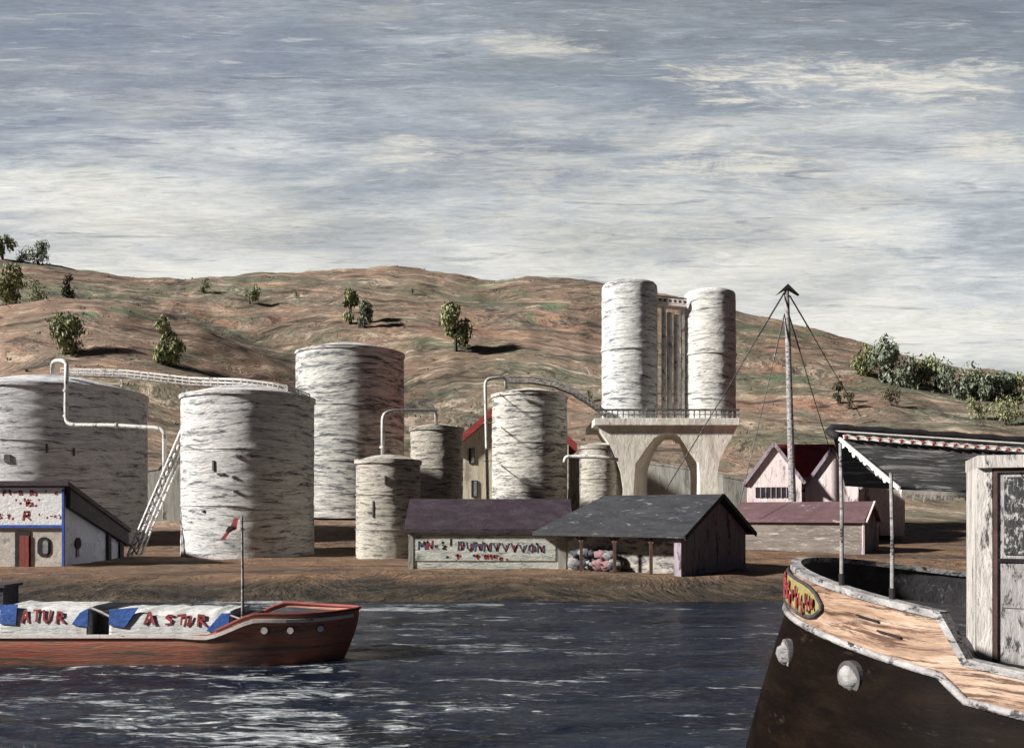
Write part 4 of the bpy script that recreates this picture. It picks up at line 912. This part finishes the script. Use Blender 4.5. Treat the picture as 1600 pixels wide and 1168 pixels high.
# cap rail and lower rubbing strake
for side in (-1, 1):
    cpts = [tpt(s, side, drop(s), -.05) for s in TS_]
    m = MB()
    for a, b in zip(cpts, cpts[1:]):
        if (b-a).length > 1e-4: m.beam(a, b+(b-a).normalized()*.02, .14, .075)
    m.build('cap_rail', 'rail_grey', tg)
    cpts = [tpt(s, side, drop(s)*.45-bh(s), .10) for s in TS_]
    m = MB(); m.tube(cpts, .043, 8); m.build('rubbing_strake', 'rail_grey', tg, smooth=True)
# hull
m = MB(); nf = 12
for side in (-1, 1):
    vs = []
    for s in TS_:
        for k in range(nf+1):
            f = k/nf; z_ = tstat(s)[1]+drop(s)*.45-bh(s); p = tpt(s, side, 0, .08+.98*math.sin(f*1.5)); p.z = z_*(1-f)-.8*f; vs.append(p)
    m.add(vs, [(i*(nf+1)+k, (i+1)*(nf+1)+k, (i+1)*(nf+1)+k+1, i*(nf+1)+k+1) for i in range(len(TS_)-1) for k in range(nf)])
m.build('hull', 'hull_black', tg, smooth=True)
vs = []; m = MB()
for s in TS_: vs += [tpt(s, -1, -.50+drop(s)*.2, -.1), tpt(s, 1, -.50+drop(s)*.2, -.1)]
m.add(vs, [(2*i, 2*i+2, 2*i+3, 2*i+1) for i in range(len(TS_)-1)]); m.build('deck', 'deck_dark', tg)
# name board on the bow (port side)
def on_bul(s, f, out): 
    p = tpt(s, -1, -(1-f)*bh(s), out+.06*(1-f)); return p
m = MB(); ns, nf2 = 14, 6; s0_, s1_ = .03, .95; vs = []
for i in range(ns+1):
    u = i/ns; s = s0_+(s1_-s0_)*u**1.6
    hh = .5*(.40 if u > .1 else .34)*math.sqrt(max(0.02, 1-max(0, (u-.72)/.28)**2))*2
    for k in range(nf2+1): vs.append(on_bul(s, .52+(k/nf2-.5)*hh*1.7, .055))
m.add(vs, [(i*(nf2+1)+k, (i+1)*(nf2+1)+k, (i+1)*(nf2+1)+k+1, i*(nf2+1)+k+1) for i in range(ns) for k in range(nf2)])
nbm = m.build('name_board', 'yellow', tg, smooth=True)
sd_ = nbm.modifiers.new('s', 'SOLIDIFY'); sd_.thickness = .03
edge = [vs[i*(nf2+1)] for i in range(ns+1)]+[vs[ns*(nf2+1)+k] for k in range(nf2+1)]+[vs[i*(nf2+1)+nf2] for i in range(ns, -1, -1)]
m = MB(); m.tube(edge, .022, 6); m.build('board_rim', 'deck_dark', nbm)
m = MB(); rnd = random.Random(4)
for i, (s, f) in enumerate([(.06,.45),(.07,.6),(.11,.75),(.13,.58),(.17,.45),(.22,.62),(.28,.5),(.31,.68),(.36,.4),(.42,.55),(.48,.66),(.52,.42),(.6,.55),(.66,.40),(.72,.62),(.76,.48),(.82,.58)]):
    o_ = on_bul(s, f-.14, .075); e1 = (on_bul(s+.03, f-.14, .10)-o_).normalized(); nn = e1.cross(Vector((0,0,1))).normalized()
    if nn.dot(Vector((0,0,0))-Vector((o_.x, o_.y, 0))) < 0: nn = -nn
    glyph('red', nbm, rnd.choice('NRSAUDVn'), o_, e1, (0,0,1), nn, .075, .12, .03, .08)
# fenders
def hullpt(px, py):                      # nearest hull point to that place on the port bow
    best = None
    for s in [i*.02 for i in range(1, 260)]:
        for k in range(40):
            f = k/39; z_ = tstat(s)[1]-bh(s); p = tpt(s, -1, 0, .08+.98*math.sin(f*1.5)); p.z = z_*(1-f)-.8*f
            u, v_ = 800+F*p.x/p.y, 800-F*(p.z-5)/p.y; e_ = (u-px)**2+(v_-py)**2
            if best is None or e_ < best[0]: best = (e_, p, s)
    return best[1], best[2]
for (px, py, r_) in ((1232, 1019, .16), (1327, 1057, .15)):
    p, s = hullpt(px, py); t1 = (tpt(s+.1, -1)-tpt(s-.05 if s > .05 else 0, -1)).normalized(); t1.z = 0; nn = t1.cross(Vector((0,0,1))).normalized()
    if nn.dot(-Vector((p.x, p.y, 0))) < 0: nn = -nn
    fr = MB().tube([p-nn*.12, p+nn*.025], r_*1.25, 22).build('hawse_ring', 'dark_metal', tg)
    MB().blob(p-nn*.03, r_*1.0, r_*1.0, r_*.98, px, 18, .25).build('hawse_plug', 'rail_grey', fr, smooth=True)
m = MB(); p, s = hullpt(1390, 970)
# mooring eye plates on bulwark
for (sa, f) in ((1.45, .62), (1.72, .45)):
    a = tpt(sa, -1, -bh(sa)*(1-f), .06); b = tpt(sa+.28, -1, -bh(sa)*(1-f), .06); m.beam(a, b, .02, .018)
m.build('fairlead', 'black', tg)
# round hatch on the deck side, coil
c = Vector((bx, by, 0))+ax*5.3+nxv*.6; c.z = 3.25
m = MB(); m.lathe((c.x, c.y), [(.55, 3.2), (.55, 3.75), (.5, 3.83), (.02, 3.88)], 28); m.build('hatch', 'deck_dark', tg)
# wheelhouse
wh = thing('wheelhouse', (6, 10, 3.3), 'weathered white wheelhouse with peeling door at the right picture edge', 'wheelhouse')
A = P(1527, 1030, 10.1); Bc = P(1706, 1030, 9.7); z0w, z1w = 3.0, P(1521, 712, 10.1).z
uw = (Vector((Bc.x, Bc.y, 0))-Vector((A.x, A.y, 0))).normalized(); vw = Vector((-uw.y, uw.x, 0)); o3 = Vector((A.x, A.y, 0))
def wp(a, b, z): p = o3+uw*a+vw*b; p.z = z; return p
def wbox(a0, a1, b0, b1, za, zb_): return MB().hexa([wp(a0,b0,za), wp(a1,b0,za), wp(a1,b1,za), wp(a0,b1,za), wp(a0,b0,zb_), wp(a1,b0,zb_), wp(a1,b1,zb_), wp(a0,b1,zb_)])
wbox(0, .15, 0, 1.1, z0w, z1w).build('corner_post', 'cabin', wh)
wbox(.15, 2.4, .08, .16, z0w, z1w-.14).build('wall', 'cabin', wh)
wbox(.0, 2.4, -.06, 1.2, z1w-.14+.003, z1w+.003).build('roof_beam', 'cabin', wh)
wbox(2.2, 2.4, .165, 1.1, z0w, z1w-.15).build('wall', 'cabin', wh)
fr = wbox(.20, .80, .02, .075, z0w+.1, z1w-.19).build('door', 'door_worn', wh)
m = MB()
for q_ in ((.16, .20, z0w, z1w-.14), (.80, .84, z0w, z1w-.14)): m.hexa(wbox(q_[0], q_[1], -.01, .077, q_[2], q_[3]).v)
m.hexa(wbox(.16, .84, -.012, .075, z1w-.19, z1w-.145).v); m.build('door_frame', 'post', wh)
wbox(.27, .74, .0, .018, z1w-1.10, z1w-.24).build('window', 'glass_worn', fr)
for za, zb_ in ((z0w+.2, z1w-1.75), (z1w-1.70, z1w-1.22)): wbox(.27, .74, .008, .018, za, zb_).build('door_panel', 'door_worn', fr)
wbox(.20, .80, -.004, .0185, z1w-1.19, z1w-1.15).build('door_rail', 'black', fr)
# awning
aw = thing('awning', P(1400, 765, 11), 'black canvas awning with cream scalloped edge and red-flecked cord above the tug bow', 'awning')
Aa, Dd, Bb, Cc = P(1300, 672, 12.8), P(1680, 697, 13.0), P(1404, 762, 11.2), P(1535, 768, 11.6)
m = MB(); nu, nv = 40, 10; vs = []
for i in range(nu+1):
    u = i/nu
    for k in range(nv+1):
        v_ = k/nv; p = Aa.lerp(Dd, u).lerp(Bb.lerp(Cc, u), v_); p.z += -.09*math.sin(v_*math.pi)-.05*math.sin(min(1,u*1.1)*math.pi)*v_+.035*mn.noise(p*2.2); vs.append(p)
far_ = []
for i in range(nu+1):
    u = i/nu
    for k in range(nv+1):
        v_ = k/nv; r0 = Aa.lerp(Dd, u); e0 = r0+(r0-Bb.lerp(Cc, u))*1.0; e0.z = Bb.lerp(Cc, u).z+.15; e0 = r0+Vector((1.0, 2.2, 0)); e0.z = r0.z-.7; far_.append(r0.lerp(e0, v_)-Vector((0,0,.012)))
fc_ = [(i*(nv+1)+k, (i+1)*(nv+1)+k, (i+1)*(nv+1)+k+1, i*(nv+1)+k+1) for i in range(nu) for k in range(nv)]
m.add(vs, fc_); m.add(far_, fc_); cv = m.build('canvas', 'canvas_dark', aw, smooth=True); s_ = cv.modifiers.new('s', 'SOLIDIFY'); s_.thickness = .02
m = MB(); m.tube([Aa.lerp(Bb, .13)+Vector((-.03,-.03,0)), Aa.lerp(Bb, .06)+Vector((-.07,-.03,0)), Aa+Vector((-.05,-.03,-.02))]+[Aa.lerp(Dd, i/20)+Vector((0,-.03,.03+.012*math.sin(i*2.1))) for i in range(21)], .06, 8); m.build('ridge_pole', 'black', aw, smooth=True)
# twisted cord: cream band just below the ridge, with red twists and pennant tips
m = MB(); r_ = MB(); 
for i in range(60):
    u0, u1 = i/60*.96+.015, (i+1)/60*.96+.015
    a = Aa.lerp(Dd, u0).lerp(Bb.lerp(Cc, u0), .13+.05*u0); b = Aa.lerp(Dd, u1).lerp(Bb.lerp(Cc, u1), .13+.05*u1); o_ = Vector((-.02, -.07, .0))
    m.beam(a+o_+Vector((0,0,.012*math.sin(i*1.7))), b+o_+Vector((0,0,.012*math.sin(i*1.7+1.7))), .03, .055)
    if i % 3 == 0:
        c = a.lerp(b, .5)+o_; MB().blob(c+Vector((0,-.03,0)), .032, .02, .022, i, 8).build('cord_tassel', 'red', aw)
    if i % 3 == 1:
        dn = (Bb.lerp(Cc, u0)-Aa.lerp(Dd, u0)).normalized(); al = (b-a).normalized(); c = a+o_
        m.prism([c, c+al*.13, c+al*.11+dn*.08, c+dn*.05], Vector((-.01, -.02, 0)))
m.tube([Aa.lerp(Dd, i/30).lerp(Bb.lerp(Cc, i/30), .045)+Vector((-.01,-.05,.01)) for i in range(31)], .02, 6)
m.build('cord', 'scallop', aw)
def scallops(p0, p1, n_, sz):
    m = MB(); rr = random.Random(9)
    for i in range(n_):
        a, b = p0.lerp(p1, i/n_), p0.lerp(p1, (i+1)/n_); al = (b-a); dn = Vector((-.1, 0, -1))*sz*rr.uniform(.35, 1.5)
        m.prism([a, b, a+al*.85+dn*.75, a+al*.5+dn, a+al*.15+dn*.75], Vector((0, -.015, 0)))
    for i in range(12): m.beam(p0.lerp(p1, i/12), p0.lerp(p1, (i+1)/12), .03, .045)
    return m
scallops(Aa+Vector((-.02,-.02,-.02)), Bb+Vector((0,-.02,-.01)), 18, .07).build('scalloped_edge', 'scallop', aw)
scallops(Bb+Vector((0,-.06,-.045)), Cc+Vector((0,-.06,-.045)), 24, .09).build('scalloped_edge', 'scallop', aw)
for (px, pt, pb_, d, lb_) in ((1315, 692, 914, 10.55, 'slim white awning pole nearer the tug bow, left of the pair'), (1394, 738, 938, 9.83, 'slim white awning pole with dark foot, right of the pair')):
    a, b = P(px, pb_, d), P(px-2, pt, d); ap = thing('awning_pole', a, lb_, 'pole', 'awning poles on the tug bulwark')
    MB().tube([a, a.lerp(b, .5)+Vector((.01,0,0)), b], .025, 8, .020).build('shaft', 'rail_grey', ap)
    MB().tube([a-Vector((0,0,.02)), a+Vector((0,0,.14))], .034, 10).build('socket', 'black', ap)
for o in bpy.data.objects:
    if '_w' in o: del o['_w']
